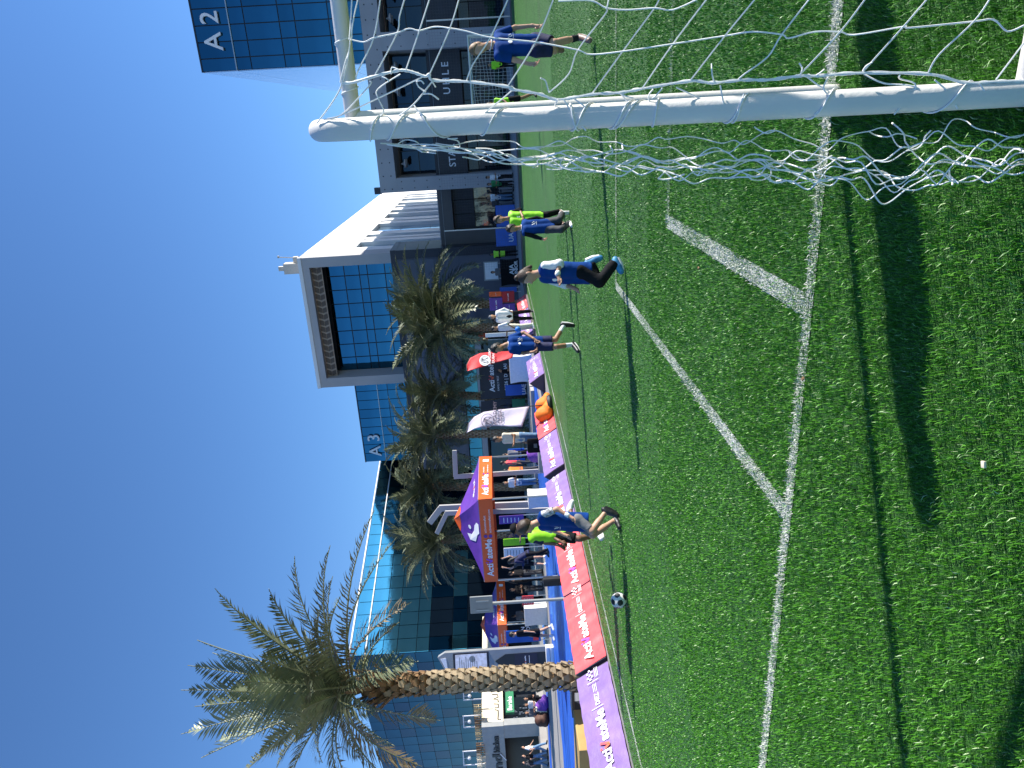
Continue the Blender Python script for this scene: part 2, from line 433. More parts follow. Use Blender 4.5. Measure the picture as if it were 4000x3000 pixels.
M['pitch_line'] = line_material('pitch_line'); M['pitch_line_worn'] = line_material('pitch_line_worn', .12)
EG, AC, LW = 3.03, 1.5, 0.085                               # goal line, pitch centre, line width
LINES = [('goal_line', (A0 + 0.55, EG), (A1 - 2, EG), LW), ('touch_line', (-7.42, EG), (-7.42, 34.3), LW), ('touch_line', (10.42, EG), (10.42, 34.3), LW),
         ('goal_area_line', (-0.88, EG), (-0.88, 5.66), LW * 1.25), ('goal_area_line', (-0.88, 5.66), (3.9, 5.66), LW), ('goal_area_line', (3.9, EG), (3.9, 5.66), LW),
         ('penalty_area_line', (-1.95, EG), (-1.95, 8.06), LW * 1.15), ('penalty_area_line', (-1.95, 8.06), (4.95, 8.06), LW), ('penalty_area_line', (4.95, EG), (4.95, 8.06), LW),
         ('halfway_line', (-7.42, 18.7), (10.42, 18.7), LW), ('goal_line', (-7.42, 34.3), (10.42, 34.3), LW)]
WORN = (4, 7, 9)
for i, (nm, p, q, w) in enumerate(LINES):
    p, q = np.array(p), np.array(q); d = unit(q - p); nn = np.array([-d[1], d[0]]) * w / 2
    sheet(nm, [p + nn, p - nn, q - nn, q + nn], 0.004 + 0.0006 * (i % 4), M['pitch_line_worn' if i in WORN else 'pitch_line'])

# blue running track that bends round the palms
def ribbon(pts, w):
    pts = [np.array(p, float) for p in pts]
    out = []
    for i in range(len(pts) - 1):                            # Catmull-Rom
        p0, p1, p2, p3 = pts[max(i - 1, 0)], pts[i], pts[i + 1], pts[min(i + 2, len(pts) - 1)]
        for t in np.linspace(0, 1, 6, endpoint=False):
            out.append(0.5 * ((2 * p1) + (-p0 + p2) * t + (2 * p0 - 5 * p1 + 4 * p2 - p3) * t * t + (-p0 + 3 * p1 - 3 * p2 + p3) * t ** 3))
    out.append(pts[-1]); L, R_ = [], []
    for i in range(len(out)):
        t = unit(out[min(i + 1, len(out) - 1)] - out[max(i - 1, 0)]); n_ = np.array([-t[1], t[0]])
        L.append(out[i] + n_ * w / 2); R_.append(out[i] - n_ * w / 2)
    return L, R_
def ribbon_sheet(name, pts, w, z, material):
    L, R_ = ribbon(pts, w); k = len(L); mb = MB()
    mb.add([FP(p[0], p[1], z) for p in L] + [FP(p[0], p[1], z) for p in R_], [(i, i + 1, k + i + 1, k + i) for i in range(k - 1)])
    return tag(mb.build(name, material), kind='structure')
TRACK = [(-34, 12.0), (-26, 15.0), (-20, 17.8), (-16.2, 20.2), (-13.6, 24.0), (-12.2, 29), (-12.0, 34), (-12.5, 40)]
sheet('running_track', [(-36, 9.5), (-24, 13.2), (-17.6, 15.0), (-12.4, 14.6), (-11.6, 19.5), (-10.3, 23.5), (-10.0, 30), (-10.2, 40), (-14.4, 40), (-14.6, 35), (-16.6, 30), (-19, 26.2), (-20.9, 24.6), (-22.4, 19.9), (-27, 17.6), (-37, 14.5)], -0.009, M['blue_track'])
ribbon_sheet('track_strip', [(-60, 20), (-45, 26.5), (-36, 30), (-27, 31.5), (-20, 34)], 3.0, -0.0085, M['blue_track'])
MM('track_dark', (0.004, 0.03, 0.20), 0.6, 0.1)
for k_, off in enumerate((-1.2, -0.1, 0.9)):                  # dark lines along the track
    L, R_ = ribbon(TRACK, 2 * abs(off) + 1e-3); ctr = L if off > 0 else R_
    mb = MB()
    for i in range(len(ctr) - 1):
        t = unit(ctr[i + 1] - ctr[i]); n_ = np.array([-t[1], t[0]]) * 0.035
        mb.add([FP(*(ctr[i] + n_), -0.005), FP(*(ctr[i] - n_), -0.005), FP(*(ctr[i + 1] - n_), -0.005), FP(*(ctr[i + 1] + n_), -0.005)], [(0, 1, 2, 3)])
    tag(mb.build('track_line', M['track_dark']), kind='structure')
# timber boards between pitch and track: each board a piece of the deck
dk = tag(empty('timber_deck', FP(-9.5, 24.0), RZ), kind='structure')
bm_ = MB().bbox((0, 0, 0), (1.15, 0.42, 0.10), 0.012).mesh('board', M['plank'])
for i in range(22):
    o = bpy.data.objects.new('board', bm_); link(o, dk); o.location = (0.02 * math.sin(i * 2.3), -4.6 + i * 0.46, 0.035 + 0.004 * math.sin(i * 1.7))
dk2 = tag(empty('deck_step', FP(-18.5, 30.5), RZ), kind='structure')
bm_ = MB().bbox((0, 0, 0), (13.0, 0.5, 0.16), 0.015).mesh('tread', M['plank'])
for i in range(5):
    o = bpy.data.objects.new('tread', bm_); link(o, dk2); o.location = (0, i * 0.62, 0.07 + i * 0.012)
# kerb round the pitch's far end, coloured darker to stand in for shade
for (nm, a, b_, e0, e1) in [('kerb', A0 - 0.35, A1, E1 + 0.02, E1 + 0.30), ('kerb', A0 - 0.32, A0 - 0.02, 26.8, E1)]:
    mb = MB().box((a, e0, -0.01), (b_, e1, 0.07)); o = mb.build(nm, M['brown_wall']); o.rotation_euler[2] = RZ; tag(o, kind='structure')
# ------------------------------------------------------------------ buildings (all laid out in pitch coordinates a, e, z)
M['glass_blue'] = glassmat('glass_blue', (0.036, 0.14, 0.21), metal=1.0)
M['glass_deep'] = glassmat('glass_deep', (0.031, 0.122, 0.185), metal=1.0)
M['glass_dark'] = glassmat('glass_dark', (0.05, 0.07, 0.10), metal=0.3)
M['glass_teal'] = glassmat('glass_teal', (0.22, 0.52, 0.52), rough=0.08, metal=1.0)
M['glass_pale'] = glassmat('glass_pale', (0.55, 0.66, 0.80), rough=0.12, metal=0.3)
M['glass_clear'] = glassmat('glass_clear', (0.42, 0.58, 0.70), rough=0.05, metal=0.85)
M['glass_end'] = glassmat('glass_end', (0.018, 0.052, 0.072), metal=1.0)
M['glass_shop'] = glassmat('glass_shop', (0.10, 0.12, 0.13), metal=0.8)
M['glass_night'] = glassmat('glass_night', (0.012, 0.026, 0.045), metal=0.8)
def bld(name, label, cat='building', loc=(0, 0, 0), rz=RZ):
    return thing(name, label, cat, loc, rz)
def panes(parent, cols, rows, y, material, gap=0.05, depth=0.06, face=-1, jitter=0.0, axis='a', name='pane', skip=None):
    """cols/rows: boundaries; every pane a piece of its own, set proud of the dark backing"""
    cache = {}
    for i in range(len(cols) - 1):
        for j in range(len(rows) - 1):
            if skip and skip(i, j): continue
            w, h = cols[i + 1] - cols[i] - gap, rows[j + 1] - rows[j] - gap
            mt = material(i, j) if callable(material) else material
            k = (round(w, 3), round(h, 3), mt.name)
            if k not in cache:
                mb = MB(); mb.cbox((0, 0, 0), (w, depth, h) if axis == 'a' else (depth, w, h)); cache[k] = mb.mesh(name, mt)
            o = bpy.data.objects.new(name, cache[k]); link(o, parent)
            cx, cz = (cols[i] + cols[i + 1]) / 2, (rows[j] + rows[j + 1]) / 2
            o.location = (cx, y, cz) if axis == 'a' else (y, cx, cz)
            if jitter:
                r = random.uniform(-jitter, jitter); s_ = random.uniform(-jitter, jitter)
                o.rotation_euler = (r, 0, s_) if axis == 'a' else (0, r, s_)
def box_part(name, parent, lo, hi, material): return MB().box(lo, hi).build(name, material, parent)
def letters(s, parent, x, y, z, h, material, name='letter', depth=0.06, bold=0.01, w=None, axis='a', spacing=1.0):
    full = text2d(s, 0, 0, h, bold, w, spacing)[0][:, 0].max(); nat = text2d(s, 0, 0, h, bold)[0][:, 0].max(); k = full / nat
    for i, c in enumerate(s):                                 # every letter a piece of its own
        if c == ' ': continue
        cw = text2d(c, 0, 0, h, bold)[0][:, 0].max(); x0 = text2d(s[:i + 1], 0, 0, h, bold)[0][:, 0].max() - cw
        one_letter(c, parent, x + x0 * k, y, z, h, material, name, depth, bold, cw * k, axis)
def one_letter(s, parent, x, y, z, h, material, name, depth, bold, w, axis):
    v, f = text2d(s, 0, 0, h, bold, w); mb = MB()
    if axis == 'a':                                           # reads left to right when seen from -e
        lo = [(x + p[0], y, z + p[1]) for p in v]; hi = [(x + p[0], y + depth, z + p[1]) for p in v]
    else:
        lo = [(y, x + p[0], z + p[1]) for p in v]; hi = [(y - depth, x + p[0], z + p[1]) for p in v]
    n = len(lo); mb.add(lo, f); mb.add(hi, [q[::-1] for q in f])
    ec = {}
    for q in f:
        for i in range(len(q)):
            e = (q[i], q[(i + 1) % len(q)]); ec[tuple(sorted(e))] = ec.get(tuple(sorted(e)), 0) + 1
    vs = lo + hi; mb.add(vs, [(a, b, b + n, a + n) for (a, b), c in ec.items() if c == 1])
    return mb.build(name, material, parent)

# --- concrete frame pavilion behind the far goal
B = bld('concrete_pavilion', 'two storey grey concrete frame building with dark recessed shopfront behind the far goal')
es = 46.5
mb = MB()
mb.box((-4.41, es, 7.33), (13.5, es + 9, 8.38))
o = mb.build('roof_beam', M['concrete'], B)
for a0, a1 in ((-4.41, -3.56), (3.71, 4.71), (12.5, 13.5)):
    box_part('column', B, (a0, es + 0.012, -0.02), (a1, es + 2.8, 7.34), M['concrete'])
box_part('side_wall', B, (-4.40, es + 2.8, -0.02), (-4.1, es + 9, 7.33), M['concrete'])
mb = MB()                                                     # tie holes cast in the concrete
for a in np.arange(-4.2, 13, 0.8):
    for z in (7.62, 8.1): mb.cbox((a, es - 0.003, z), (0.07, 0.012, 0.07))
for a in (-4.2, -3.78, 3.92, 4.5):
    for z in np.arange(0.6, 7.2, 0.8): mb.cbox((a, es + 0.008, z), (0.06, 0.012, 0.06))
mb.build('tie_hole', M['charcoal'], B)['kind'] = 'stuff'
for s0, s1 in ((-3.56, 3.71), (4.71, 12.5)):
    mb = MB().box((s0, es + 2.6, -0.02), (s1, es + 2.75, 7.3)); mb.build('recess_wall', M['dark_frame'], B)
    box_part('sign_band', B, (s0, es + 0.9, 2.8), (s1, es + 1.1, 4.85), M['charcoal'])
    panes(B, list(np.linspace(s0 + 0.05, s1 - 0.05, 6)), [4.95, 6.0, 7.2], es + 2.52, M['glass_night'], jitter=0.012)
    panes(B, list(np.linspace(s0 + 0.05, s1 - 0.05, 6)), [0.08, 2.1, 2.75], es + 1.9, M['glass_night'], jitter=0.01)
    for k in range(5):
        for q in range(2):
            a = s0 + 0.8 + k * (s1 - s0 - 1.6) / 4
            MB().lathe([(0.26, 0.0), (0.28, 0.08), (0.10, 0.14), (0.02, 0.3)], 14, (0, 0, 0)).build('pendant_lamp', M['concrete'], B, True, (a, es + 0.8 + q * 0.9, 6.7))
letters('STAR', B, -3.1, es + 0.88, 3.55, 0.42, M['print_white'], depth=0.02)
for a, s_ in ((1.2, 'U'), (1.75, 'H'), (2.3, 'L'), (2.75, 'E')):
    letters(s_, B, a, es + 0.88, 3.55, 0.42, M['print_white'], depth=0.02)
MB().box((-0.2, -0.2, 0), (0.2, 0.2, 0.45)).build('roof_floodlight', M['dark_frame'], B, loc=(-4.3, es + 0.6, 8.38))

# --- brown ground floor between pavilion and grey block
B = bld('ground_floor_annex', 'low brown grey annex with dark glazed opening beside the concrete pavilion')
eb = 48.2
box_part('wall', B, (-8.18, eb, -0.02), (-7.25, eb + 12, 4.95), M['brown_wall'])
box_part('lintel', B, (-7.25, eb + 0.003, 4.05), (-4.42, eb + 12, 4.947), M['brown_wall'])
box_part('recess', B, (-7.25, eb + 1.0, -0.02), (-4.42, eb + 1.2, 4.05), M['dark_frame'])
panes(B, [-7.25, -6.3, -5.35, -4.45], [0.05, 2.6], eb + 0.7, M['glass_shop'])
panes(B, [-7.25, -6.3, -5.35, -4.45], [2.6, 4.0], eb + 0.72, M['charcoal'])
box_part('roof', B, (-8.18, eb + 0.3, 4.955), (-4.42, eb + 46, 5.02), M['grey_panel'])

# --- white box building
B = bld('white_office_building', 'white cantilevered office block with big framed window and slatted sunlit side')
ew, aw0, aw1, zb, zt = 50.63, -18.8, -8.93, 8.2, 15.4
fr = 0.72
mb = MB()
mb.box((aw0, ew, zt - fr), (aw1, ew + 1.9, zt)); mb.box((aw0, ew + 0.002, zb), (aw0 + fr, ew + 1.9, zt - fr)); mb.box((aw1 - fr, ew + 0.002, zb), (aw1, ew + 1.9, zt - fr))
mb.box((aw0, ew + 0.003, zb - 0.4), (aw1, ew + 1.9, zb))
mb.build('frame', M['grey_panel'], B)
box_part('outer_edge', B, (aw0 - 0.03, ew - 0.06, zt - 0.22), (aw1 + 0.03, ew + 0.25, zt + 0.03), M['white_wall'])
box_part('backing', B, (aw0 + 0.4, ew + 1.72, zb), (aw1 - 0.4, ew + 1.85, zt - fr), M['dark_frame'])
box_part('soffit_band', B, (aw0 + fr, ew + 0.5, zt - fr - 0.75), (aw1 - fr, ew + 0.62, zt - fr - 0.0), MM('bronze', (0.40, 0.30, 0.22), 0.5, 0.15, 1.5))
zz = MB().prism([(0, 0), (0.34, 0), (0.22, 0.3), (-0.12, 0.3)], 0, 0.05).mesh('fret', MM('fret_dark', (0.10, 0.07, 0.05), 0.6, 0.1))
for k in range(17):
    for q in (0, 1):
        o = bpy.data.objects.new('fret', zz); link(o, B); o.rotation_euler = (math.pi / 2, 0, 0)
        o.location = (aw0 + fr + 0.15 + k * 0.49, ew + 0.497, zt - fr - 0.68 + q * 0.34)
        if q: o.scale = (-1, 1, 1); o.location.x += 0.25
panes(B, list(np.linspace(aw0 + fr, aw1 - fr, 9)), [8.2, 9.6, 10.9, 11.5, 12.6, 13.95], ew + 1.66, M['glass_blue'], gap=0.07, jitter=0.004)
# long side, sunlit: solid wall above, slots of glass below
aw = aw1
def e_of(zy):                                                # photo row of the slot heads -> distance along the side
    y = 700 + zy * 0.3617; x = 1391 + (966 - y) / (966 - 757) * (1570 - 1391)
    p = on_a(x, y, aw); return float(p @ EX)
slots = [(738, 680), (655, 645), (628, 600), (565, 482), (462, 448), (425, 378), (366, 336), (312, 292), (284, 258), (240, 214), (206, 192), (184, 168)]
sl = [(e_of(a), e_of(b)) for a, b in slots]
zs = 11.85; eend = 97.0
mb = MB(); mb.box((aw - 0.5, ew + 1.9, zs), (aw, eend, zt)); mb.build('upper_wall', M['white_wall'], B)
pos = ew + 1.9
for (s0, s1) in sl + [(eend, eend)]:
    if s0 > pos: box_part('pier', B, (aw - 0.5, pos, 4.0), (aw - 0.002, s0, zs + 0.001), M['white_wall'])
    if s1 > s0:
        for z0, z1 in ((5.0, 7.0), (7.0, 9.6), (9.6, zs)):
            box_part('pane', B, (aw - 0.36, s0 + 0.0, z0 + 0.03), (aw - 0.30, s1, z1 - 0.03), M['glass_clear'])
    pos = s1
box_part('body', B, (aw0 + 0.01, ew + 1.9, 0), (aw - 0.52, eend, zt - 0.02), M['grey_panel'])
t = MB(); t.box((-0.6, -0.6, 0), (0.6, 0.6, 1.9)); t.box((-0.25, -0.25, 1.9), (0.25, 0.25, 2.5)); t.box((0.6, -0.3, 0.4), (1.3, 0.3, 0.9)); t.tube([(1.2, 0, 0.9), (1.35, 0, 2.4)], 0.05, 6); t.box((1.25, -0.1, 2.3), (1.5, 0.1, 2.45))
o = t.build('roof_housing', MM('beige_metal', (0.55, 0.5, 0.42), 0.6, 0.08), B, loc=(aw1 - 0.9, ew + 1.3, zt)); o.scale = (.62, .62, .72)

# --- slate block in front of it
B = bld('slate_podium_block', 'dark slate blue podium block below the white office, behind the palms')
e1, a1 = 47.2, -8.22
box_part('wall', B, (-24.5, e1, 4.2), (a1, e1 + 3.3, 8.0), M['slate'])
box_part('parapet', B, (-24.6, e1 - 0.08, 7.95), (a1 + 0.06, e1 + 3.3, 8.32), M['charcoal'])
box_part('corner_pier', B, (a1 - 0.55, e1 - 0.06, -0.02), (a1 + 0.04, e1 + 3.3, 7.95), M['charcoal'])
box_part('lower_wall', B, (-13.2, e1 + 0.004, -0.02), (a1 - 0.55, e1 + 3.3, 4.2), M['slate'])
box_part('canopy_beam', B, (-26, e1 - 1.2, 2.75), (-13.2, e1 + 0.0, 3.15), M['grey_panel'])
box_part('shop_recess', B, (-26, e1 + 1.5, -0.02), (-13.2, e1 + 1.7, 4.2), M['dark_frame'])
panes(B, list(np.arange(-25.9, -13.2, 1.4)), [3.2, 4.15], e1 + 0.2, M['glass_deep'], jitter=0.01)
panes(B, list(np.arange(-25.9, -13.2, 1.4)), [0.05, 2.7], e1 + 1.42, M['glass_night'], jitter=0.02)
for k in range(9):
    box_part('cladding_panel', B, (-24.3 + k * 1.72, e1 - 0.025, 4.35), (-24.3 + k * 1.72 + 1.69, e1 - 0.002, 7.85), M['slate'])

# --- A3 slab
def glass_slab(name, label, a0, a1, e, z0, zt, cols, rows, text, tx, tz, th, side=None):
    B = bld(name, label)
    box_part('core', B, (a0 + 0.05, e + 0.05, z0), (a1, e + 20, zt - 0.05), M['dark_frame'])
    panes(B, cols, rows, e, lambda i, j: M['glass_blue'] if (i * 7 + j * 3) % 5 else M['glass_deep'], gap=0.06, jitter=0.003)
    box_part('coping', B, (a0 - 0.02, e - 0.05, zt - 0.06), (a1, e + 20, zt + 0.04), M['dark_frame'])
    letters(text, B, tx, e - 0.25, tz, th, M['print_white'], depth=0.14, bold=0.005)
    return B
B = glass_slab('blue_glass_slab', 'blue glass office slab marked A 3 above the palms', -31.4, -17.5, 62.9, 5.0, 15.35, list(np.arange(-31.4, -17.4, 0.93)), [5.0, 7.0, 9.2, 10.2, 12.35, 13.3, 15.3], 'A 3', -30.75, 13.68, 1.15)
box_part('rail', B, (-31.4, 62.78, 13.27), (-17.5, 62.86, 13.33), M['metal'])
# --- A2 tower, rising from the pavilion roof
k2 = 0.76; z2_ = lambda z: 1.38 + (z - 1.38) * k2
B = glass_slab('blue_glass_tower', 'tall blue glass tower marked A 2 above the concrete pavilion', 4.12 * k2, 58, 61.6 * k2, 8.4, z2_(23.45), [4.12 * k2] + [v * k2 for v in np.arange(5.04, 20, 1.16)], [8.4] + [z2_(v) for v in (12.2, 13.1, 15.7, 16.9, 19.55, 20.72, 23.4)], 'A 2', 5.55 * k2, z2_(21.45), 1.35 * k2)
box_part('rail', B, (4.12 * k2, 61.46 * k2, z2_(20.68)), (58, 61.46 * k2 + .08, z2_(20.76)), M['metal'])
panes(B, list(np.linspace(61.75 * k2, 86, 14)), [8.4, z2_(13), z2_(20.7), z2_(23.4)], 4.1 * k2, M['glass_pale'], gap=0.03, axis='e')  # bright sky reflection is put into the pale tint of this side
box_part('rear_core', B, (4.2 * k2, 66, 8.4), (16, 86, z2_(23.4)), M['dark_frame'])

# --- teal glass building on the left: corner at (-20.2, 55) in world, facade runs 35 degrees off the view
cw = np.array([-20.2, 55.0]); dw = unit(np.array([10.9, 15.4])); ang = math.atan2(dw[1], dw[0])
B = bld('teal_glass_building', 'long teal glass office building with white roof rails behind the palms', loc=(cw[0], cw[1], 0), rz=ang)
# local x runs away along the sunlit face, local y into the building (left)
Lf = 46.0
box_part('core', B, (0.1, 0.12, 0), (Lf, 30, 14.4), M['dark_frame'])
cols = list(np.arange(0, Lf, 1.25))
def teal_pick(i, j):
    if j >= 3: return M['glass_teal']
    r = (i * 13 + j * 7) % 11
    if j == 1: return M['glass_teal'] if r > 2 else M['glass_deep']
    return M['glass_night'] if r > 3 else M['glass_deep']
panes(B, cols, [3.0, 5.4, 6.6, 8.4, 9.4, 10.9, 12.0, 13.3, 14.5], 0.06, teal_pick, gap=0.05, jitter=0.006)
box_part('roof_rail', B, (-0.2, -0.10, 14.5), (Lf, 0.05, 14.61), M['white_wall'])
box_part('band_rail', B, (-0.2, -0.08, 13.28), (Lf, 0.02, 13.36), M['white_wall'])
# end face towards the left, its shade and dark reflection put into the tint
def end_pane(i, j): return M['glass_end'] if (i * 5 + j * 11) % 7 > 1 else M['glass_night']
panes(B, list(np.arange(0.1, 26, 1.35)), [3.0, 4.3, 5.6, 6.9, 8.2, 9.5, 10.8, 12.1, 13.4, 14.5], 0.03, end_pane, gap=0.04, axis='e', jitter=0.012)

# --- low cafe with cream side; the front's shade is put into its grey
B = bld('cafe_pavilion', 'low flat roofed cafe with cream sunlit side and lettered front greyed as shade')
ac, ec = -37.9, 35.8
box_part('cream_fascia', B, (ac - 0.35, ec + 0.4, 2.75), (ac, ec + 12.5, 4.2), M['cream'])
box_part('shaded_fascia', B, (ac - 26, ec, 2.75), (ac + 0.003, ec + 0.4, 4.203), M['grey_metal'])
box_part('roof', B, (ac - 26, ec + 0.4, 3.9), (ac - 0.35, ec + 12.5, 4.1), M['grey_panel'])
box_part('pier', B, (ac - 7.4, ec + 0.05, 0), (ac - 6.3, ec + 0.6, 2.75), M['grey_metal'])
box_part('pier', B, (ac - 1.15, ec + 0.06, 0), (ac - 0.02, ec + 0.6, 2.75), M['grey_metal'])
box_part('back_wall', B, (ac - 26, ec + 3, 0), (ac - 0.6, ec + 3.2, 3.9), M['dark_frame'])
box_part('back_wall', B, (ac - 2.2, ec + 3.2, 0), (ac - 2.0, ec + 12.4, 3.9), M['brown_wall'])
box_part('terrace', B, (ac - 26, ec - 3.2, -0.02), (ac + 1.2, ec + 13, 0.42), M['paving'])
letters('nd', B, ac - 3.85, ec - 0.06, 3.02, 0.62, M['dark_frame'], bold=0.03, w=1.4)
letters('kitchen', B, ac - 2.25, ec - 0.06, 3.12, 0.44, M['dark_frame'], bold=0.012, w=1.4)
v, f = strip2d([(0, 0), (0.9, 0.55)], 0.1)
MB().add([(ac - 3.0 + p[0] * .7, ec - 0.075, 2.72 + p[1] * .7) for p in v], f).build('slash', M['print_white'], B)
# flowing white letters on the cream side, read from the pitch
for k, (pts, w, mt_) in enumerate([([(0, 0), (0.0, .25), (.5, .22), (1.0, .22), (1.1, .5)], .09, 'dark_frame'), ([(1.3, .5), (1.3, .2), (1.7, .2), (1.75, .55)], .09, 'dark_frame'), ([(1.9, .2), (2.2, .22), (2.3, .6), (2.5, .2), (2.8, .25), (2.85, .7)], .09, 'dark_frame'), ([(2.2, 0.75), (3.0, 1.15)], .28, 'print_white'), ([(3.15, .95), (3.4, 1.15)], .25, 'print_white')]):
    v, f = strip2d(pts, w)
    MB().add([(ac + 0.02, ec + 0.55 + p[0] * .78, 2.9 + p[1] * .85) for p in v], f).build('lettering', M[mt_], B)
box_part('green_awning_sign', B, (ac - 0.5, ec + 1.4, 2.0), (ac - 0.3, ec + 3.4, 2.62), M['green_sign'])
letters('Barake', B, ec + 1.55, ac - 0.27, 2.14, 0.32, M['print_white'], axis='e', depth=0.02)
for k in range(4):
    mb = MB()
    for q in range(12):
        mb.cbox((ac - 1.9 - (k % 2) * 1.3 + random.uniform(-.5, .5), ec + 2.94, 0.7 + random.uniform(0, 1.6)), (0.09, 0.02, 0.14))
    mb.build('wall_lights', M['print_white'], B)['kind'] = 'stuff'
# ------------------------------------------------------------------ date palms
def leaf_mat(name, c1, c2):
    mt = mat(name, c1, 0.42, 0.0, 2.0, col2=c2, spec=0.5); b = mt.node_tree.nodes['Principled BSDF']
    n = mt.node_tree.nodes; l = mt.node_tree.links
    ge = n.new('ShaderNodeNewGeometry'); hs = n.new('ShaderNodeHueSaturation'); mr = n.new('ShaderNodeMapRange')
    oi = n.new('ShaderNodeObjectInfo'); mr.inputs[3].default_value = 0.55; mr.inputs[4].default_value = 1.25
    l.new(oi.outputs['Random'], mr.inputs[0]); l.new(mr.outputs[0], hs.inputs['Value'])
    src = b.inputs['Base Color'].links[0].from_socket; l.new(src, hs.inputs['Color']); l.new(hs.outputs[0], b.inputs['Base Color'])
    return mt
M['frond'] = leaf_mat('frond', (0.085, 0.11, 0.06), (0.25, 0.27, 0.15))
M['frond_far'] = leaf_mat('frond_far', (0.085, 0.105, 0.05), (0.26, 0.275, 0.145))
M['frond_dry'] = leaf_mat('frond_dry', (0.17, 0.13, 0.07), (0.25, 0.20, 0.12))
MM('rachis', (0.22, 0.22, 0.11), 0.5, 0.15, 8)
MM('bark', (0.27, 0.17, 0.085), 0.85, 0.35, 9, 0.6, 25)
MM('boot', (0.38, 0.29, 0.185), 0.8, 0.3, 7, 0.5, 30)
MM('boot_new', (0.27, 0.155, 0.075), 0.8, 0.35, 7, 0.5, 30)
def frond_mb(curve, leaf, n=62, width=0.022, curl=0.55, seed=0, rach=0.022):
    """curve: points base to tip; leaflets fan out on both sides, folded upward"""
    rg = random.Random(seed); curve = np.array(curve); k = len(curve)
    mb = MB(); seg = np.linalg.norm(np.diff(curve, axis=0), axis=1); cum = np.concatenate([[0], np.cumsum(seg)]) / seg.sum()
    mb.tube(curve, [rach * (1 - 0.85 * c) + 0.003 for c in cum], 5, 1)
    def P(t): return np.array([np.interp(t, cum, curve[:, i]) for i in range(3)])
    for i in range(n):
        t = 0.13 + 0.87 * (i + rg.uniform(-.3, .3)) / n; t = min(max(t, 0.1), 0.998)
        p = P(t); tg = unit(P(min(t + .02, 1)) - P(max(t - .02, 0)))
        side = unit(np.cross(tg, np.array([0, 0, 1.0]))) if abs(tg[2]) < 0.97 else np.array([1.0, 0, 0])
        up = unit(np.cross(side, tg))
        ll = leaf * (math.sin(math.pi * min(1, 0.18 + t * 0.86)) ** 0.6) * rg.uniform(0.82, 1.12)
        for s in (-1, 1):
            fwd = 0.55 + 0.65 * t + rg.uniform(-.12, .12)
            d = unit(side * s + tg * fwd + up * (curl * rg.uniform(0.2, 1.25)))
            e = p + d * ll + np.array([0, 0, -0.10 * ll]); w = unit(np.cross(d, up)) * width * rg.uniform(.8, 1.2)
            mid = p + d * ll * 0.45 + up * 0.012
            mb.add([p - w * .35, p + w * .35, mid + w, mid - w, e], [(0, 1, 2, 3), (3, 2, 4)], 0)
    return mb
def arch(c, tip, lift=0.35, n=12):
    c, tip = np.array(c, float), np.array(tip, float); L = np.linalg.norm(tip - c)
    q = (c + tip) / 2 + np.array([0, 0, lift * L]) ; out = []
    for t in np.linspace(0, 1, n): out.append((1 - t) ** 2 * c + 2 * t * (1 - t) * q + t * t * tip)
    return out
# the big palm at the touchline
pb = gnd(2262, 2642); pb = np.array([pb[0] * 13.0 / pb[1], 13.0, -0.02])
bigp = thing('palm_tree', 'large date palm with scaly brown trunk standing behind the purple banner', 'palm tree', pb)
Yb = 13.0
ctr = at(1415, 2688, Yb) - pb; hh = ctr[2]
top0 = np.array([ctr[0], ctr[1], hh])
def tp(t): return top0 * t + np.array([0.04 * math.sin(t * 3), 0, 0])
mb = MB(); prof = [(0.20, 0.0), (0.17, 0.12), (0.145, 0.4), (0.14, 0.75), (0.17, 0.92), (0.14, 1.0)]
tt = np.linspace(0, 1, 26); mb.tube([tp(t) for t in tt], [np.interp(t, [q[1] for q in prof], [q[0] for q in prof]) for t in tt], 14)
mb.build('trunk', M['bark'], bigp, True)
b = MB(); b.add([(-.105, 0, -.02), (.105, 0, -.02), (.09, .055, .07), (-.09, .055, .07), (.045, .075, .19), (-.045, .075, .19), (0, .03, .05), (.02, .045, .215), (-.02, .045, .215)],
      [(0, 1, 2, 3), (3, 2, 4, 5), (5, 4, 7, 8), (0, 3, 6), (1, 6, 2), (3, 5, 8, 6), (2, 6, 7, 4), (6, 8, 7)])
bmesh_a, bmesh_b = b.mesh('leaf_base', M['boot']), b.mesh('leaf_base', M['boot_new'])
rows = 34
for r in range(rows):
    t = (r + 0.1) / rows * 0.94; rad = np.interp(t, [q[1] for q in prof], [q[0] for q in prof]); p = tp(t)
    for k in range(9):
        a = 2 * math.pi * (k + 0.5 * (r % 2) + random.uniform(-.12, .12)) / 9
        o = bpy.data.objects.new('leaf_base', bmesh_b if t > 0.72 and random.random() < .8 else bmesh_a); link(o, bigp)
        lean = 0.05 + 0.25 * max(0, t - .7) + random.uniform(-.05, .1)
        rr = rad * 0.93
        o.matrix_local = Matrix.Translation(Vector(p) + Vector((math.cos(a) * rr, math.sin(a) * rr, 0))) @ Matrix.Rotation(a - math.pi / 2, 4, 'Z') @ Matrix.Rotation(-lean, 4, 'X') @ Matrix.Diagonal((random.uniform(.7, .95), random.uniform(.8, 1.3), random.uniform(.6, .95), 1))
for k in range(46):                                           # cut stubs under the crown
    a = random.uniform(0, 2 * math.pi); t = random.uniform(.86, 1.0); p = tp(t)
    o = bpy.data.objects.new('leaf_base', bmesh_b); link(o, bigp)
    o.matrix_local = Matrix.Translation(Vector(p) + Vector((math.cos(a) * .15, math.sin(a) * .15, 0))) @ Matrix.Rotation(a - math.pi / 2, 4, 'Z') @ Matrix.Rotation(-random.uniform(.3, .8), 4, 'X') @ Matrix.Diagonal((.55, .9, random.uniform(1.1, 1.9), 1))
crown = at(1388, 2690, Yb) - pb
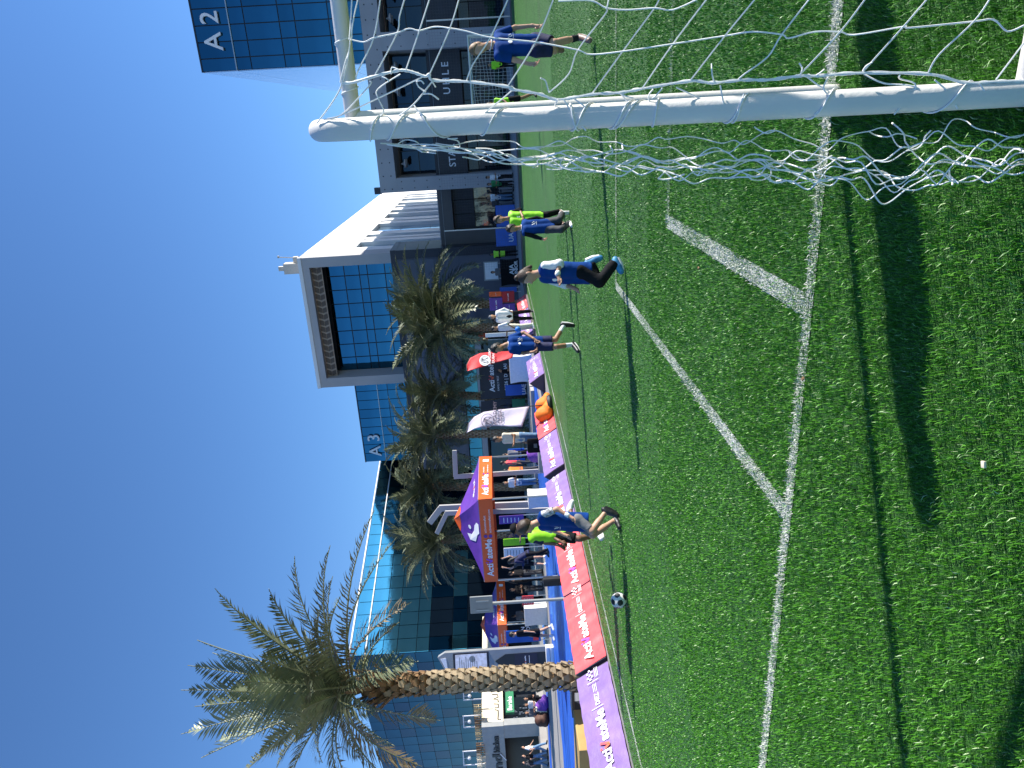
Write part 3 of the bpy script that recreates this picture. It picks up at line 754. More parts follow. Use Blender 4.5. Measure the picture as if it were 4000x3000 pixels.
tips = [((839, 2298), -.3, .16), ((1151, 2172), .5, .22), ((1462, 1993), -.2, .18), ((1549, 2099), -.9, .25), ((1608, 2351), -.8, .45), ((1560, 2430), .8, .4), ((1635, 2583), -1.0, .55),
        ((733, 2599), .2, .05), ((830, 2550), 1.0, .1), ((707, 2696), -.1, .04), ((707, 2868), .3, .06), ((786, 2961), -.5, .1), ((930, 3040), .4, .12), ((1120, 3080), -.7, .18), ((1721, 2815), -.5, .55),
        ((1542, 2914), -1.0, .45), ((1648, 2994), .6, .5), ((1000, 2420), 1.2, .12), ((880, 2700), -1.2, .1), ((1150, 2900), -1.6, .2), ((1250, 2380), -1.5, .2), ((1010, 2560), -1.4, .12), ((860, 2820), 1.3, .08),
        ((1080, 3000), 1.2, .15), ((1330, 3060), -.3, .28), ((1420, 2960), 1.3, .3), ((1180, 2780), -1.9, .2), ((1000, 2640), 1.5, .1), ((1300, 2250), .9, .25), ((1400, 3100), .7, .3), ((1560, 3080), -.5, .4), ((1230, 2700), -2.0, .35), ((1480, 2780), -1.5, .6), ((770, 2500), .6, .08), ((920, 2380), -1.0, .12), ((760, 2760), -.9, .06), ((840, 2900), .8, .08), ((1290, 2130), .2, .22), ((1050, 2300), -.9, .18), ((1000, 2960), -1.3, .12), ((1190, 2460), 1.6, .2), ((1330, 2330), -1.2, .25), ((1260, 2980), 1.4, .22), ((1480, 2900), .9, .4), ((940, 2660), -1.7, .1)]
for k, ((x, y), dy, lift) in enumerate(tips):
    c0 = crown + np.array([random.uniform(-.08, .08), random.uniform(-.08, .08), random.uniform(-.15, .1)])
    tip = at(x, y, Yb + dy) - pb
    L = np.linalg.norm(tip - c0)
    frond_mb(arch(c0, tip, lift), min(0.56, 0.20 * L + 0.08), 46 if L > 1.8 else 36, 0.0185, 0.5, k).build('frond', [M['frond_dry'] if k in (14, 4, 16) else M['frond'], M['rachis']], bigp)
fr_b = MB()
for k in range(14):                                           # pale inner spears
    a = random.uniform(0, 6.28); d = np.array([math.cos(a) * .5, math.sin(a) * .5, 1.2]); c0 = crown + np.array([0, 0, -.1])
    frond_mb(arch(c0, c0 + d * random.uniform(.5, 1.1), .1), .24, 24, .013, .3, 90 + k).build('frond', [M['frond'], M['rachis']], bigp)
# palms in the row in front of the offices
rg = random.Random(3); FM = []
for v in range(8):
    el = [1.15, .85, .6, .35, .1, -.15, -.4, 1.35][v]; L = 2.7
    out = []; d = np.array([math.cos(el), 0, math.sin(el)]); p = np.zeros(3); out.append(p.copy())
    for s in range(11):
        el -= 0.035 + 0.011 * s; p = p + np.array([math.cos(el), 0.02 * math.sin(v + s), math.sin(el)]) * L / 11; out.append(p.copy())
    FM.append(frond_mb(out, 0.50, 38, .023, .5, 40 + v, .025).mesh('frond', [M['frond_far'], M['rachis']]))
ring = MB(); pr = []
for i in range(60): pr.append((0.19 + (0.035 if i % 2 else -0.015), i / 59))
ring.lathe(pr, 14); ring_me = ring.mesh('trunk', M['bark'])
tooth = MB()
for i in range(30):
    for k in range(9):
        a = 2 * math.pi * (k + .5 * (i % 2)) / 9; c, s_ = math.cos(a), math.sin(a); z = i / 30
        R0 = .19; tooth.add([((R0) * c - .07 * s_, R0 * s_ + .07 * c, z), (R0 * c + .07 * s_, R0 * s_ - .07 * c, z), ((R0 + .075) * c, (R0 + .075) * s_, z + .035)], [(0, 1, 2)])
tooth_me = tooth.mesh('leaf_bases', M['boot'])
PALMS = [('E', 1715, 1190, 2010, 1190, 37.5, 'date palm nearest the slate corner, right of the leaning crown pair'), ('F', 1730, 1290, 2000, 1272, 36.5, 'date palm behind the two men in white, left of the pair'),
         ('A', 1735, 1540, 2055, 1560, 38, 'date palm with sunlit trunk between the red and white feather flags'), ('B', 1705, 1700, 2050, 1690, 37, 'date palm rising directly behind the white feather flag'),
         ('C', 1690, 1900, 2055, 1905, 38, 'date palm behind the bent grey light column beside the tent'), ('D', 1725, 2110, 2050, 2075, 37, 'date palm behind the purple tent peak, leftmost of the row')]
for (k, cx, cy, bx, by, Y, lab) in PALMS:
    base = at(bx, by, Y); base[2] = 0.0; top = at(cx, cy, Y); h = top[2]
    t = thing('palm_tree', lab, 'palm tree', base, rg.uniform(0, 6), 'date palms in the row before the offices')
    lean = Vector(top - base); 
    R_ = Matrix.Rotation(-t.rotation_euler[2], 4, 'Z')
    lv = R_ @ lean; q = lv.to_track_quat('Z', 'Y').to_matrix().to_4x4()
    for nm, me_ in (('trunk', ring_me), ('leaf_bases', tooth_me)):
        o = bpy.data.objects.new(nm, me_); link(o, t); o.matrix_local = q @ Matrix.Diagonal((1, 1, lv.length, 1))
        if nm == 'leaf_bases': o['kind'] = 'stuff'
    sc = {'E': 1.36, 'F': 1.26, 'A': 1.05, 'B': 1.22, 'C': 1.1, 'D': 1.2}[k]
    for i in range(80):
        v = [7, 0, 0, 1, 1, 2, 2, 3, 4, 5, 6, 6][i % 12]
        o = bpy.data.objects.new('frond', FM[v]); link(o, t); s_ = sc * rg.uniform(.75, 1.08)
        o.matrix_local = Matrix.Translation(lv + Vector((0, 0, rg.uniform(-.2, .2)))) @ Matrix.Rotation(i * 2.399 + rg.uniform(-.2, .2), 4, 'Z') @ Matrix.Rotation(rg.uniform(-.3, .3), 4, 'X') @ Matrix.Rotation(rg.uniform(-.15, .15), 4, 'Y') @ Matrix.Scale(s_, 4)
# low shrubs at the foot of the row
sh = MB(); r2 = random.Random(5)
for i in range(420):
    p = np.array([r2.gauss(0, .32), r2.gauss(0, .32), abs(r2.gauss(.12, .2))]); d = unit([r2.gauss(0, 1), r2.gauss(0, 1), r2.uniform(.1, 1)]); w = unit(np.cross(d, [0, 0, 1])) * .02
    sh.add([p - w, p + w, p + d * .12], [(0, 1, 2)])
sh_me = sh.mesh('shrub', leaf_mat('shrub_leaf', (0.06, 0.11, 0.02), (0.16, 0.2, 0.05)))
for k, (x, y, Y, lab) in enumerate([(2050, 1552, 37.4, 'low green shrub at the foot of the sunlit trunk palm'), (2050, 2050, 36.4, 'low shrub under the tent, at the foot of the leftmost palm'), (2050, 1880, 37.0, 'low shrub by the grey light column under the tent'), (2048, 1660, 36.6, 'low shrub behind the white feather flag base')]):
    p = at(x, y, Y); o = bpy.data.objects.new('shrub', sh_me); link(o); o.location = (p[0], p[1], 0.0); o.scale = (1.2, 1.2, 1.4); o.rotation_euler[2] = k
    tag(o, lab, 'shrub', 'shrubs along the planter')
# ------------------------------------------------------------------ event kit
# --- padded A-frame banners along the touchline
RZE = math.pi / 2 + RZ                                        # local x runs up the pitch
def banner(e0, e1, kind, label, a=-8.2, stripes=False):
    L = e1 - e0; r = thing('a_frame_banner', label, 'banner', FP(a, e0, 0), RZE, 'padded banners along the touchline')
    mt = {'purple': M['lilac'], 'red': M['red_banner']}[kind]
    rg = random.Random(int(e0 * 100)); ph = rg.uniform(0, 6)
    def cover(u, v):
        x = 0.02 + (L - 0.04) * u
        w = 0.010 * math.sin(u * 19 + ph + v * 4) * math.sin(v * math.pi * 2) + 0.006 * math.sin(u * 43 + ph)
        if v < .5:
            t = v * 2; return (x, 0.34 * t - 0.82 * w, 0.50 * t + .57 * w + 0.002)
        t = (v - .5) * 2; return (x, 0.34 + .34 * t + .82 * w, .50 * (1 - t) + .57 * w + 0.002)
    mb = MB(); mb.grid(cover, 30, 16); mb.build('cover', mt, r, True)
    dk_ = M['print_dark']
    for nm, x in (('end_panel', 0.012), ('end_panel', L - 0.012)):
        mb = MB(); mb.prism([(0.01, 0.005), (.67, .005), (.34, .495)], -0.006, 0.006, M=Matrix.Translation((x, 0, 0)) @ Matrix(((0, 0, 1, 0), (1, 0, 0, 0), (0, 1, 0, 0), (0, 0, 0, 1)))); mb.build(nm, dk_, r)
    nrm = np.array([0, -.827, .562]); upv = np.array([0, .562, .827])
    fn = lambda x, y: np.array([x, 0, 0]) + upv * y + nrm * 0.019
    h = 0.155; wi, ti, wd = brand2d(0.07 * L, 0.225, h)
    x = 0.07 * L + wd + .05; dz, fz = text2d('DIEZ', x + .05, .26, .075, .02)
    wi += [rect2d(x, .21, x + .008, .42), (dz, fz)]; x2 = dz[:, 0].max() + .03
    wi += [rect2d(x2, .27 + k * .028, x2 + .16, .278 + k * .028) for k in range(3)] + [rect2d(x2 + .21, .21, x2 + .218, .42)]
    x3 = x2 + .27
    for (p, q, rr) in ((0, 0, .02), (.045, .05, .02), (.045, -.05, .02), (.09, 0, .02), (.135, .05, .02), (.135, -.05, .02), (.18, 0, .02)): wi.append(disc2d(x3 + p, .35 + q * .8, rr, 8))
    wi += [rect2d(x3, .20 + k * .026, x3 + .19, .208 + k * .026) for k in range(3)]
    if stripes:
        for k in range(12):
            s0 = rg.uniform(0.05, L - .5); wi.append(rect2d(s0, .05 + k * .045, s0 + rg.uniform(.2, .45), .056 + k * .045))
    print_on(wi, fn, 'lettering', M['print_white'], r); print_on(ti, fn, 'tick_mark', M['print_pink' if kind == 'purple' else 'print_violet'], r)
    return r
BN = [(4.75, 6.80, 'red', 'red padded banner cut off by the frame beside the nearest purple one'), (6.86, 8.90, 'purple', 'nearest purple banner, full length, in front of the large palm'), (8.98, 10.94, 'red', 'red banner just right of the large palm trunk'),
      (10.96, 13.02, 'red', 'second red banner, its far half behind the kicking boy'), (13.3, 15.36, 'purple', 'purple banner behind the kicking boy, just left of the dark gap'), (15.64, 17.76, 'purple', 'purple banner between the dark gap and the far red banner'),
      (17.80, 19.70, 'red', 'far red banner beside the orange bean bags'), (22.15, 24.4, 'purple', 'lone purple banner left of the running boy legs'), (26.9, 28.9, 'purple', 'striped purple banner behind the man in cream trousers'), (28.95, 30.95, 'purple', 'striped purple banner behind the man in black trousers'), (31.0, 33.4, 'red', 'farthest small red banner at the corner of the pitch')]
for e0, e1, k, lab in BN: banner(e0, e1, k, lab, stripes=e0 > 22)

# --- pop-up tents
def tent(loc, rz, label, S=3.0, h0=1.95, h1=2.38, hp=3.3, big=True):
    r = thing('pop_up_tent', label, 'tent', loc, rz)
    for i, (x, y) in enumerate(((0, 0), (S, 0), (S, S), (0, S))):
        sx, sy = (1 if x == 0 else -1), (1 if y == 0 else -1)
        l = MB().cbox((x + sx * .03, y + sy * .03, h1 / 2), (.045, .045, h1)).build('leg', M['metal'], r)
        MB().cbox((x + sx * .03, y + sy * .03, .02), (.13, .13, .02)).build('foot_plate', M['black'], l)
    def roof(u, v, k):                                        # four sagging triangles
        c = np.array([S / 2, S / 2]); A_, B_ = [(np.array([0., 0.]), np.array([0., S])), (np.array([S, 0.]), np.array([0., 0.])), (np.array([S, S]), np.array([S, 0.])), (np.array([0., S]), np.array([S, S]))][k]
        e = A_ * (1 - u) + B_ * u; p = e * (1 - v) + c * v
        z = h1 + (hp - h1) * (v ** 1.15) - 0.10 * math.sin(math.pi * u) * (1 - v) * v * 2
        return np.array([p[0], p[1], z])
    for k in range(4):
        mb = MB(); mb.grid(lambda u, v: roof(u, v * .8, k), 12, 8); mb.build('roof_panel', M['tent_purple'], r, True)
        mb = MB(); mb.grid(lambda u, v: roof(u, .8 + v * .2, k) + np.array([0, 0, .006]), 4, 3); mb.build('peak_cap', M['orange'], r, True)
    def edge(k, s, z, o=0.0):
        return [np.array([-o, S - s, z]), np.array([s, -o, z]), np.array([S + o, s, z]), np.array([S - s, S + o, z])][k]
    for k in range(4):
        mb = MB(); mb.grid(lambda u, v: edge(k, S * u, h0 + (h1 - h0) * v, 0.012 * math.sin(u * 23 + k) * (1 - v) + 0.004), 28, 3); mb.build('valance', M['orange'], r, True)
        mb = MB(); mb.tube([edge(k, 0, h1, -.03), edge(k, S, h1, -.03)], .02, 6); mb.build('frame_bar', M['metal'], r)
    for k in (0, 1):
        fn = lambda x, y, k=k: edge(k, x, h0 + y, 0.022)
        wi, ti, wd = brand2d(.22, .12, .20)
        print_on(wi, fn, 'valance_lettering', M['print_white'], r); print_on(ti, fn, 'tick_mark', M['print_violet'], r)
        a_ = [text2d('activatemefest', 1.82, .25, .075, .004), text2d('activatemefest.com', 1.82, .10, .075, .004), rect2d(1.55, .06, 1.555, .36)] if k == 0 else [text2d('activatemefest', 1.75, .25, .05, .004), text2d('activatemefest.com', 1.75, .12, .05, .004), rect2d(2.55, .1, 2.72, .3)]
        print_on(a_, fn, 'address_lettering', M['print_white'], r)
        print_on([disc2d(1.70, .285, .06, 12), disc2d(1.70, .135, .06, 12)] if k == 0 else [disc2d(1.66, .27, .04), disc2d(1.66, .14, .04)], fn, 'badge', M['tent_purple'], r)
        rf = lambda x, y, k=k: roof(x, y, k) + np.array([0, 0, .012]) + np.array([[-1, 0, 0], [0, -1, 0]][k]) * .01
        if k == 0:
            big_t = [strip2d([(.36, .16), (.33, .30), (.34, .36)], [.26, .22, .02]), strip2d([(.32, .28), (.50, .25), (.62, .38), (.66, .5)], [.10, .11, .13, .10]), disc2d(.49, .46, .055, 12)]
            poly = np.array([(.30, .10), (.42, .10), (.47, .20), (.62, .30), (.74, .50), (.66, .60), (.56, .44), (.44, .34), (.34, .30), (.28, .20)])
            print_on([(poly, [tuple(range(10))]), disc2d(.42, .50, .05, 12)], rf, 'roof_mark', M['print_white'], r)
        else:
            v1, f1 = text2d('Acti', 0, 0, .075, .01, .18); v2, f2 = text2d('ateMe', .26, 0, .075, .01, .26)
            off = lambda v: np.stack([v[:, 0] + .26, v[:, 1] + .24], 1)
            print_on([(off(v1), f1), (off(v2), f2)], rf, 'roof_lettering', M['print_white'], r)
            t1, t2 = tick2d(.445, .24, .08); print_on(t1 + t2, rf, 'tick_mark', M['print_pink'], r)
    return r
tent((-3.47, 21.75, -0.016), math.radians(70), 'large purple and orange tent beside the purple banners')
tent((-11.55, 34.2, -0.016), math.radians(62), 'small distant purple and orange tent between the grey pole and the screen totem')

# --- feather flags
KF = .75                                                      # the flags turn towards the sun
def atf(x, y, Y, x0):
    d = ray(x, y); k = d[0] / d[1]; return CAM + d * ((Y - KF * x0) / (1 - KF * k)) / d[1]
def px_outline(pts, org, sc, Y, x0): return [atf(org[0] + x * sc, org[1] + y * sc, Y, x0) for x, y in pts]
def feather(label, org, sc, Y, lead, trail, foot, cloth, emblem, ink, paper, text_at, th):
    base = at(foot[0], foot[1], Y); base[2] = 0
    r = thing('feather_flag', label, 'flag', base, 0, 'feather flags')
    L = [p - base for p in px_outline(lead, org, sc, Y, base[0])]; T = [p - base for p in px_outline(trail, org, sc, Y, base[0])]
    def along(P, t):
        P = np.array(P); s = np.concatenate([[0], np.cumsum(np.linalg.norm(np.diff(P, axis=0), axis=1))]); s /= s[-1]
        return np.array([np.interp(t, s, P[:, i]) for i in range(3)])
    def surf(u, v):
        p = along(L, v) * (1 - u) + along(T, v) * u; p[1] += 0.05 * math.sin(v * 9 + u * 3) * u; return p
    mb = MB(); mb.grid(surf, 10, 26); o = mb.build('flag_cloth', cloth, r, True)
    s = o.modifiers.new('thick', 'SOLIDIFY'); s.thickness = 0.006
    MB().tube([(0, 0, 0), (0, 0, .3)] + [p + np.array([0, .012, 0]) for p in L[::-1]] if L[0][2] > L[-1][2] else [(0, 0, 0), (0, 0, .2)] + L, .016, 6).build('pole', M['black'], r)
    MB().lathe([(.05, 0), (.26, .01), (.30, .08), (.26, .15), (.10, .16)], 18).build('base_weight', M['black'], r, True)
    c = atf(org[0] + emblem[0] * sc, org[1] + emblem[1] * sc, Y, base[0]) - base; R_ = emblem[2] * sc * Y / F
    rt, up_ = np.array([.99, .99 * KF, -.05]), np.array([.05, 0, .99])
    fn = lambda x, y: c + rt * x + up_ * y + np.array([0, -.07, 0])
    print_on([disc2d(0, 0, R_, 24)] if paper else [disc2d(0, 0, R_, 24, R_ * .93)], fn, 'emblem', M['print_white'] if paper else M['print_dark'], r)
    lines = [disc2d(0, 0, R_ * .8, 24, R_ * .74)] if paper else []
    for k in range(11):                                       # drawn head inside the round badge
        a0 = k * 1.1; lines.append(strip2d([(R_ * .55 * math.cos(a0 + t) * (1 - .45 * t), R_ * .6 * math.sin(a0 * 1.7 + t * 1.6)) for t in np.linspace(0, 1.2, 6)], [R_ * w for w in (.02, .07, .1, .08, .05, .01)]))
    fn2 = lambda x, y: fn(x, y) + np.array([0, -.004, 0])
    print_on(lines, fn2, 'emblem_drawing', M['print_dark'], r)
    tc = atf(org[0] + text_at[0] * sc, org[1] + text_at[1] * sc, Y, base[0]) - base
    f3 = lambda x, y: tc + rt * x + up_ * y + np.array([0, -.072, 0])
    print_on([text2d('ACADEMY', 0, 0, th, .01), text2d('DUBAI', th * .5, -th * 1.5, th, .01)], f3, 'lettering', M[ink], r)
    return r
feather('white feather flag with round black crest beside the tent', (1700, 1500), .2712, 20.6,
        [(445, 700), (480, 560), (560, 470), (700, 400), (900, 370), (1355, 320)], [(446, 702), (560, 645), (680, 618), (800, 605), (1000, 606), (1250, 612)], (2132, 1582), MM('flag_white', (0.52, 0.45, 0.58), .6, .05, 3, .2, 6), (755, 525, 95), 'print_dark', False, (885, 590), .10)
feather('red feather flag with round white crest behind the running boy', (1700, 1100), .2712, 26.5,
        [(455, 1285), (450, 1200), (500, 1100), (640, 1030), (850, 1005), (1140, 1000)], [(457, 1288), (560, 1262), (650, 1240), (750, 1205), (840, 1175), (1110, 1100)], (2100, 1368), MM('flag_red', (0.62, 0.02, 0.03), .6, .1, 3, .2, 6), (715, 1135, 78), 'print_white', True, (800, 1190), .09)

# --- flat boards standing in the picture plane
def pboard(name, label, cat, x0, x1, y0, y1, Y, material, thick=.07, ground=True, rz=0.0, group=None):
    tl, tr, bl = at(x0, y1, Y), at(x0, y0, Y), at(x1, y1, Y); br = at(x1, y0, Y)
    w = ((tr[0] - tl[0]) + (br[0] - bl[0])) / 2; zt = (tl[2] + tr[2]) / 2; zb = (bl[2] + br[2]) / 2
    if ground: zb = min(zb, .02) if zb < .25 else zb
    cx = (bl[0] + br[0]) / 2
    r = thing(name, label, cat, (cx, Y, max(zb, -0.016) if zb < .25 else 0), rz, group); z0 = r.location[2]
    MB().bbox((0, 0, (zt + zb) / 2 - z0), (w, thick, zt - zb), min(.015, thick * .3)).build('panel', material, r)
    if zb > .25:
        for s in (-1, 1): MB().tube([(s * w * .42, thick * .8, 0), (s * w * .42, thick * .8, zt)], .02, 6).build('leg', M['metal'], r)
    return r, w, zt - z0, zb - z0
def print_board(r, items, material, name='lettering', thick=.07):
    return print_on(items, lambda x, y: np.array([x, -thick / 2 - .006, y]), name, material, r)
r, w, zt, zb = pboard('backdrop', 'black star shaped event backdrop behind the red feather flag', 'backdrop', 1872, 2050, 1360, 1550, 37, M['charcoal'])
wi, ti, wd = brand2d(-w / 2 + .35, zt - .75, .26); print_board(r, wi + [text2d('FAMILY FEST', -w / 2 + .4, zt - 1.0, .10, .0), text2d('2026 | DUBAI', -w / 2 + .4, zt - 1.45, .17, .02)], M['print_white']); print_board(r, ti, M['print_pink'], 'tick_mark')
pl = MB(); pl.prism([(-w / 2 - .7, .0), (-w / 2, .9), (-w / 2 - .1, zt), (-w / 2 - .75, zt + .05), (-w / 2 - .25, 1.2)], -.03, .03, M=Matrix.Rotation(math.pi / 2, 4, 'X')); pl.build('star_point', M['charcoal'], r)
r, w, zt, zb = pboard('sign_panel', 'orange red panel topping the backdrop beside the tall white board', 'sign', 1868, 1905, 1300, 1330, 36.5, MM('red_orange', (.55, .06, .02), .5, .1), ground=False)
pboard('vertical_board', 'tall narrow white board standing behind the men in white', 'board', 1896, 2012, 1296, 1311, 29.4, MM('board_white', (.82, .82, .82), .5, .02), .05)
pboard('barrier_panel', 'dark blue padded panel leaning right of the light column under the tent', 'panel', 1985, 2050, 1750, 1808, 33, M['blue_vinyl'], .12)
for (y0, y1, lab, tx) in ((800, 884, 'blue padded panel behind the two boys, right hand one', None), (886, 960, 'blue padded panel left of the two boys, lettered', 'UAE T')):
    r, w, zt, zb = pboard('barrier_panel', lab, 'panel', 1937, 2007, y0, y1, 43.5, M['blue_vinyl'], .15)
    if tx: print_board(r, [text2d(tx, -w / 2 + .25, .2, .28, .02)], M['print_white'], thick=.15)
pboard('barrier_panel', 'small blue panel beside the red and purple boxes', 'panel', 1952, 2018, 1120, 1140, 42, M['blue_vinyl'], .12)
r, w, zt, zb = pboard('barrier_panel', 'blue panel with white lettering at the foot of the backdrop', 'panel', 1974, 2050, 1500, 1542, 36.2, M['blue_vinyl'], .1)
print_board(r, [text2d('UAE', -.25, .25, .2, .02)], M['print_white'], thick=.1)
# cloth-covered tables
def table(label, x0, x1, y0, y1, Y, cloth, text=None):
    tl, br = at(x0, y1, Y), at(x1, y0, Y); w = abs(br[0] - tl[0]); h = at(x0, (y0 + y1) / 2, Y)[2]
    r = thing('covered_table', label, 'table', ((tl[0] + br[0]) / 2, Y, -.016), -.2)
    MB().bbox((0, .35, h - .02), (w, .7, .04), .01).build('table_top', cloth, r)
    def skirt(u, v):
        s = u * 2 * math.pi; k = 1 + .02 * math.sin(u * 60) * (1 - v) - .08 * math.sin(v * math.pi); x = max(-1, min(1, 1.42 * math.cos(s))); y = max(-1, min(1, 1.42 * math.sin(s)))
        return (x * w / 2 * k, .35 + y * .35 * k, (h - .02) * v + .01)
    MB().grid(skirt, 48, 6).build('cloth_skirt', cloth, r, True)
    if text: print_on(text(w), lambda x, y: np.array([x, -.03, y]), 'lettering', M['print_white'], r)
    return r
table('white stretch cloth table at the foot of the black backdrop', 1990, 2043, 1388, 1500, 34, M['white_cloth'])
table('black cloth table with white lettering in front of the slate wall', 1955, 2018, 1010, 1118, 43, M['black_cloth'], lambda w: [text2d('AJA', w / 2 - .95, .35, .26, .03), text2d('JUNIOR', w / 2 - 1.15, .10, .2, .03)])
table('white cloth table beside the distant tent', 2048, 2108, 2370, 2452, 33, M['white_cloth'])
table('white cloth table under the large tent, behind the kicking boy', 2062, 2150, 1930, 1990, 24.2, M['white_cloth'])
r, w, zt, zb = pboard('notice_board', 'white notice board in grey frame above the black cloth table', 'notice board', 1892, 1945, 1022, 1092, 45.5, M['print_white'], ground=False)
for s in (-1, 1): MB().cbox((s * w / 2, 0, (zt + zb) / 2), (.07, .10, zt - zb + .08)).build('frame_side', M['grey_metal'], r)
MB().cbox((0, .004, zt), (w, .10, .07)).build('frame_top', M['grey_metal'], r)
# stacked display cubes
def cube(label, x0, x1, y0, y1, Y, material, text=True, d=.9):
    p, q = at(x0, y1, Y), at(x1, y0, Y); w = abs(q[0] - p[0]); z1 = p[2]; z0 = q[2]
    r = thing('display_cube', label, 'box', ((p[0] + q[0]) / 2, Y, max(0, z0)), -.15, 'display cubes by the corner of the pitch')
    MB().bbox((0, d / 2, (z1 - z0) / 2), (w, d, z1 - z0), .02).build('shell', material, r)
    s = w / 1.25; wi, ti, wd = brand2d(-.5 * s, (z1 - z0) * .45, .13 * s); f = lambda x, y: np.array([x, -.008, y])
    print_on(wi, f, 'lettering', M['print_white'], r); print_on(ti, f, 'tick_mark', M['print_pink'], r)
cube('purple display cube, upper left of the stack behind the men in white', 1914, 1962, 1162, 1214, 34.6, M['purple'])
cube('red display cube, lower right of the stack behind the men in white', 1960, 2008, 1137, 1182, 34.6, MM('cube_red', (.42, .012, .02), .5, .1))
cube('bright orange red cube on top at the right of the stack', 1912, 1958, 1139, 1160, 34.5, M['orange'])
cube('dark purple cube, lower left of the stack', 1964, 2012, 1184, 1216, 34.7, M['purple'])

# --- lights, poles, totem
def column(name, label, path, Y, w, cat='light column', mt='grey_panel'):
    pts = [at(x, y, Y) for x, y in path]; b = pts[0].copy(); b[2] = -.016
    r = thing(name, label, cat, b); pts = [p - b for p in pts]; pts[0] = np.array([0, 0, 0.])
    for i, nm in zip(range(len(pts) - 1), ('post', 'arm', 'arm_end')):
        d = pts[i + 1] - pts[i]; L = np.linalg.norm(d); q = Vector(d).to_track_quat('Z', 'Y').to_matrix().to_4x4(); q.translation = Vector(pts[i])
        MB().bbox((0, 0, L / 2 + (.06 if i else 0)), (w, w, L + .12), .012, M=q).build(nm, M[mt], r)
    MB().cbox((0, 0, .02), (w * 2, w * 2, .03)).build('base_plate', M[mt], r)
    return r
column('light_column', 'grey right angled light column rising beside the tent valance', [(2126, 1839), (1780, 1862), (1776, 1772)], 25.5, .16)
column('light_column', 'tall bent grey light column behind the tent peak, outer one', [(2140, 1966), (1722, 1985), (1686, 2032)], 25.8, .22)
column('light_column', 'shorter bent grey light column behind the tent peak, inner one', [(2140, 1992), (1745, 2004), (1712, 2072)], 25.2, .16)
pp = at(2210, 2339, 19); r = thing('solar_pole', 'slim grey pole carrying a flat grey box behind the red banner', 'pole', (pp[0], 19, -.016))
tp_ = at(1845, 2362, 19) - np.array([pp[0], 19, -.016])
MB().tube([(0, 0, 0), tp_], .045, 12).build('post', M['grey_metal'], r, True)
MB().bbox(tuple(tp_ + np.array([0.02, -.10, -.25])), (.44, .08, .60), .01).build('flat_box', M['grey_metal'], r)
for s in (-.12, .12): MB().cbox(tuple(tp_ + np.array([s, -.155, -.28])), (.03, .03, .34)).build('bracket', M['metal'], r)
Yk = 30.0; kb = at(2150, 2568, Yk); r = thing('screen_totem', 'tall dark grey screen totem with lit display left of the large palm', 'totem', (kb[0], Yk, -.016), .15)
tb = MB(); tb.prism([(-.50, 0), (.50, 0), (.50, 4.55), (.34, 4.85), (-.42, 4.45), (-.50, 4.30)], -.22, .22, M=Matrix.Rotation(math.pi / 2, 4, 'X')); tb.build('body', M['grey_metal'], r)
MB().prism([(-.40, .0), (.30, .0), (.30, 2.0), (.05, 2.45), (-.40, 1.95)], .222, .25, M=Matrix.Rotation(math.pi / 2, 4, 'X')).build('lower_recess', M['dark_frame'], r)
MB().bbox((0, -.235, 3.45), (.92, .03, 1.5), .01).build('screen_bezel', M['charcoal'], r)
sc_ = mat('lit_screen', (.45, .47, .56), .25, .35, 7); sc_.node_tree.nodes['Principled BSDF'].inputs['Emission Color'].default_value = (.5, .52, .62, 1); sc_.node_tree.nodes['Principled BSDF'].inputs['Emission Strength'].default_value = .22
MB().cbox((0, -.255, 3.45), (.80, .012, 1.32)).build('screen', sc_, r)
f = lambda x, y: np.array([x, -.264, y])
print_on([rect2d(-.3, 3.2 + k * .09, .1 + .1 * (k % 3), 3.23 + k * .09) for k in range(9)] + [disc2d(.2, 3.4, .13), rect2d(-.36, 3.7, -.2, 3.95)], f, 'screen_graphic', M['grey_metal'], r)
MB().bbox((0, -.26, 1.15), (.56, .02, .95), .005).build('lower_panel', MM('panel_navy', (.012, .012, .035), .3, .1), r)
wi, ti, wd = brand2d(-.22, 1.15, .06); f = lambda x, y: np.array([x, -.273, y]); print_on(wi + [rect2d(-.1, 1.0, .2, 1.02)], f, 'lettering', M['print_white'], r); print_on(ti, f, 'tick_mark', M['print_pink'], r)
MB().prism([(-.36, 4.42), (.30, 4.50), (.28, 4.74)], .222, .235, M=Matrix.Rotation(math.pi / 2, 4, 'X')).build('top_light', M['print_white'], r)
bl = at(2125, 2560, 29.0)
for k, dz in enumerate((0, .17)):
    o = MB().bbox((0, 0, .08), (.75, .4, .16), .03).build('foam_block', M['white_cloth'], None, True, (bl[0], 29.0, dz - .01)); tag(o, ['lower white foam block at the foot of the screen totem', 'upper white foam block at the foot of the screen totem'][k], 'block', 'foam blocks')

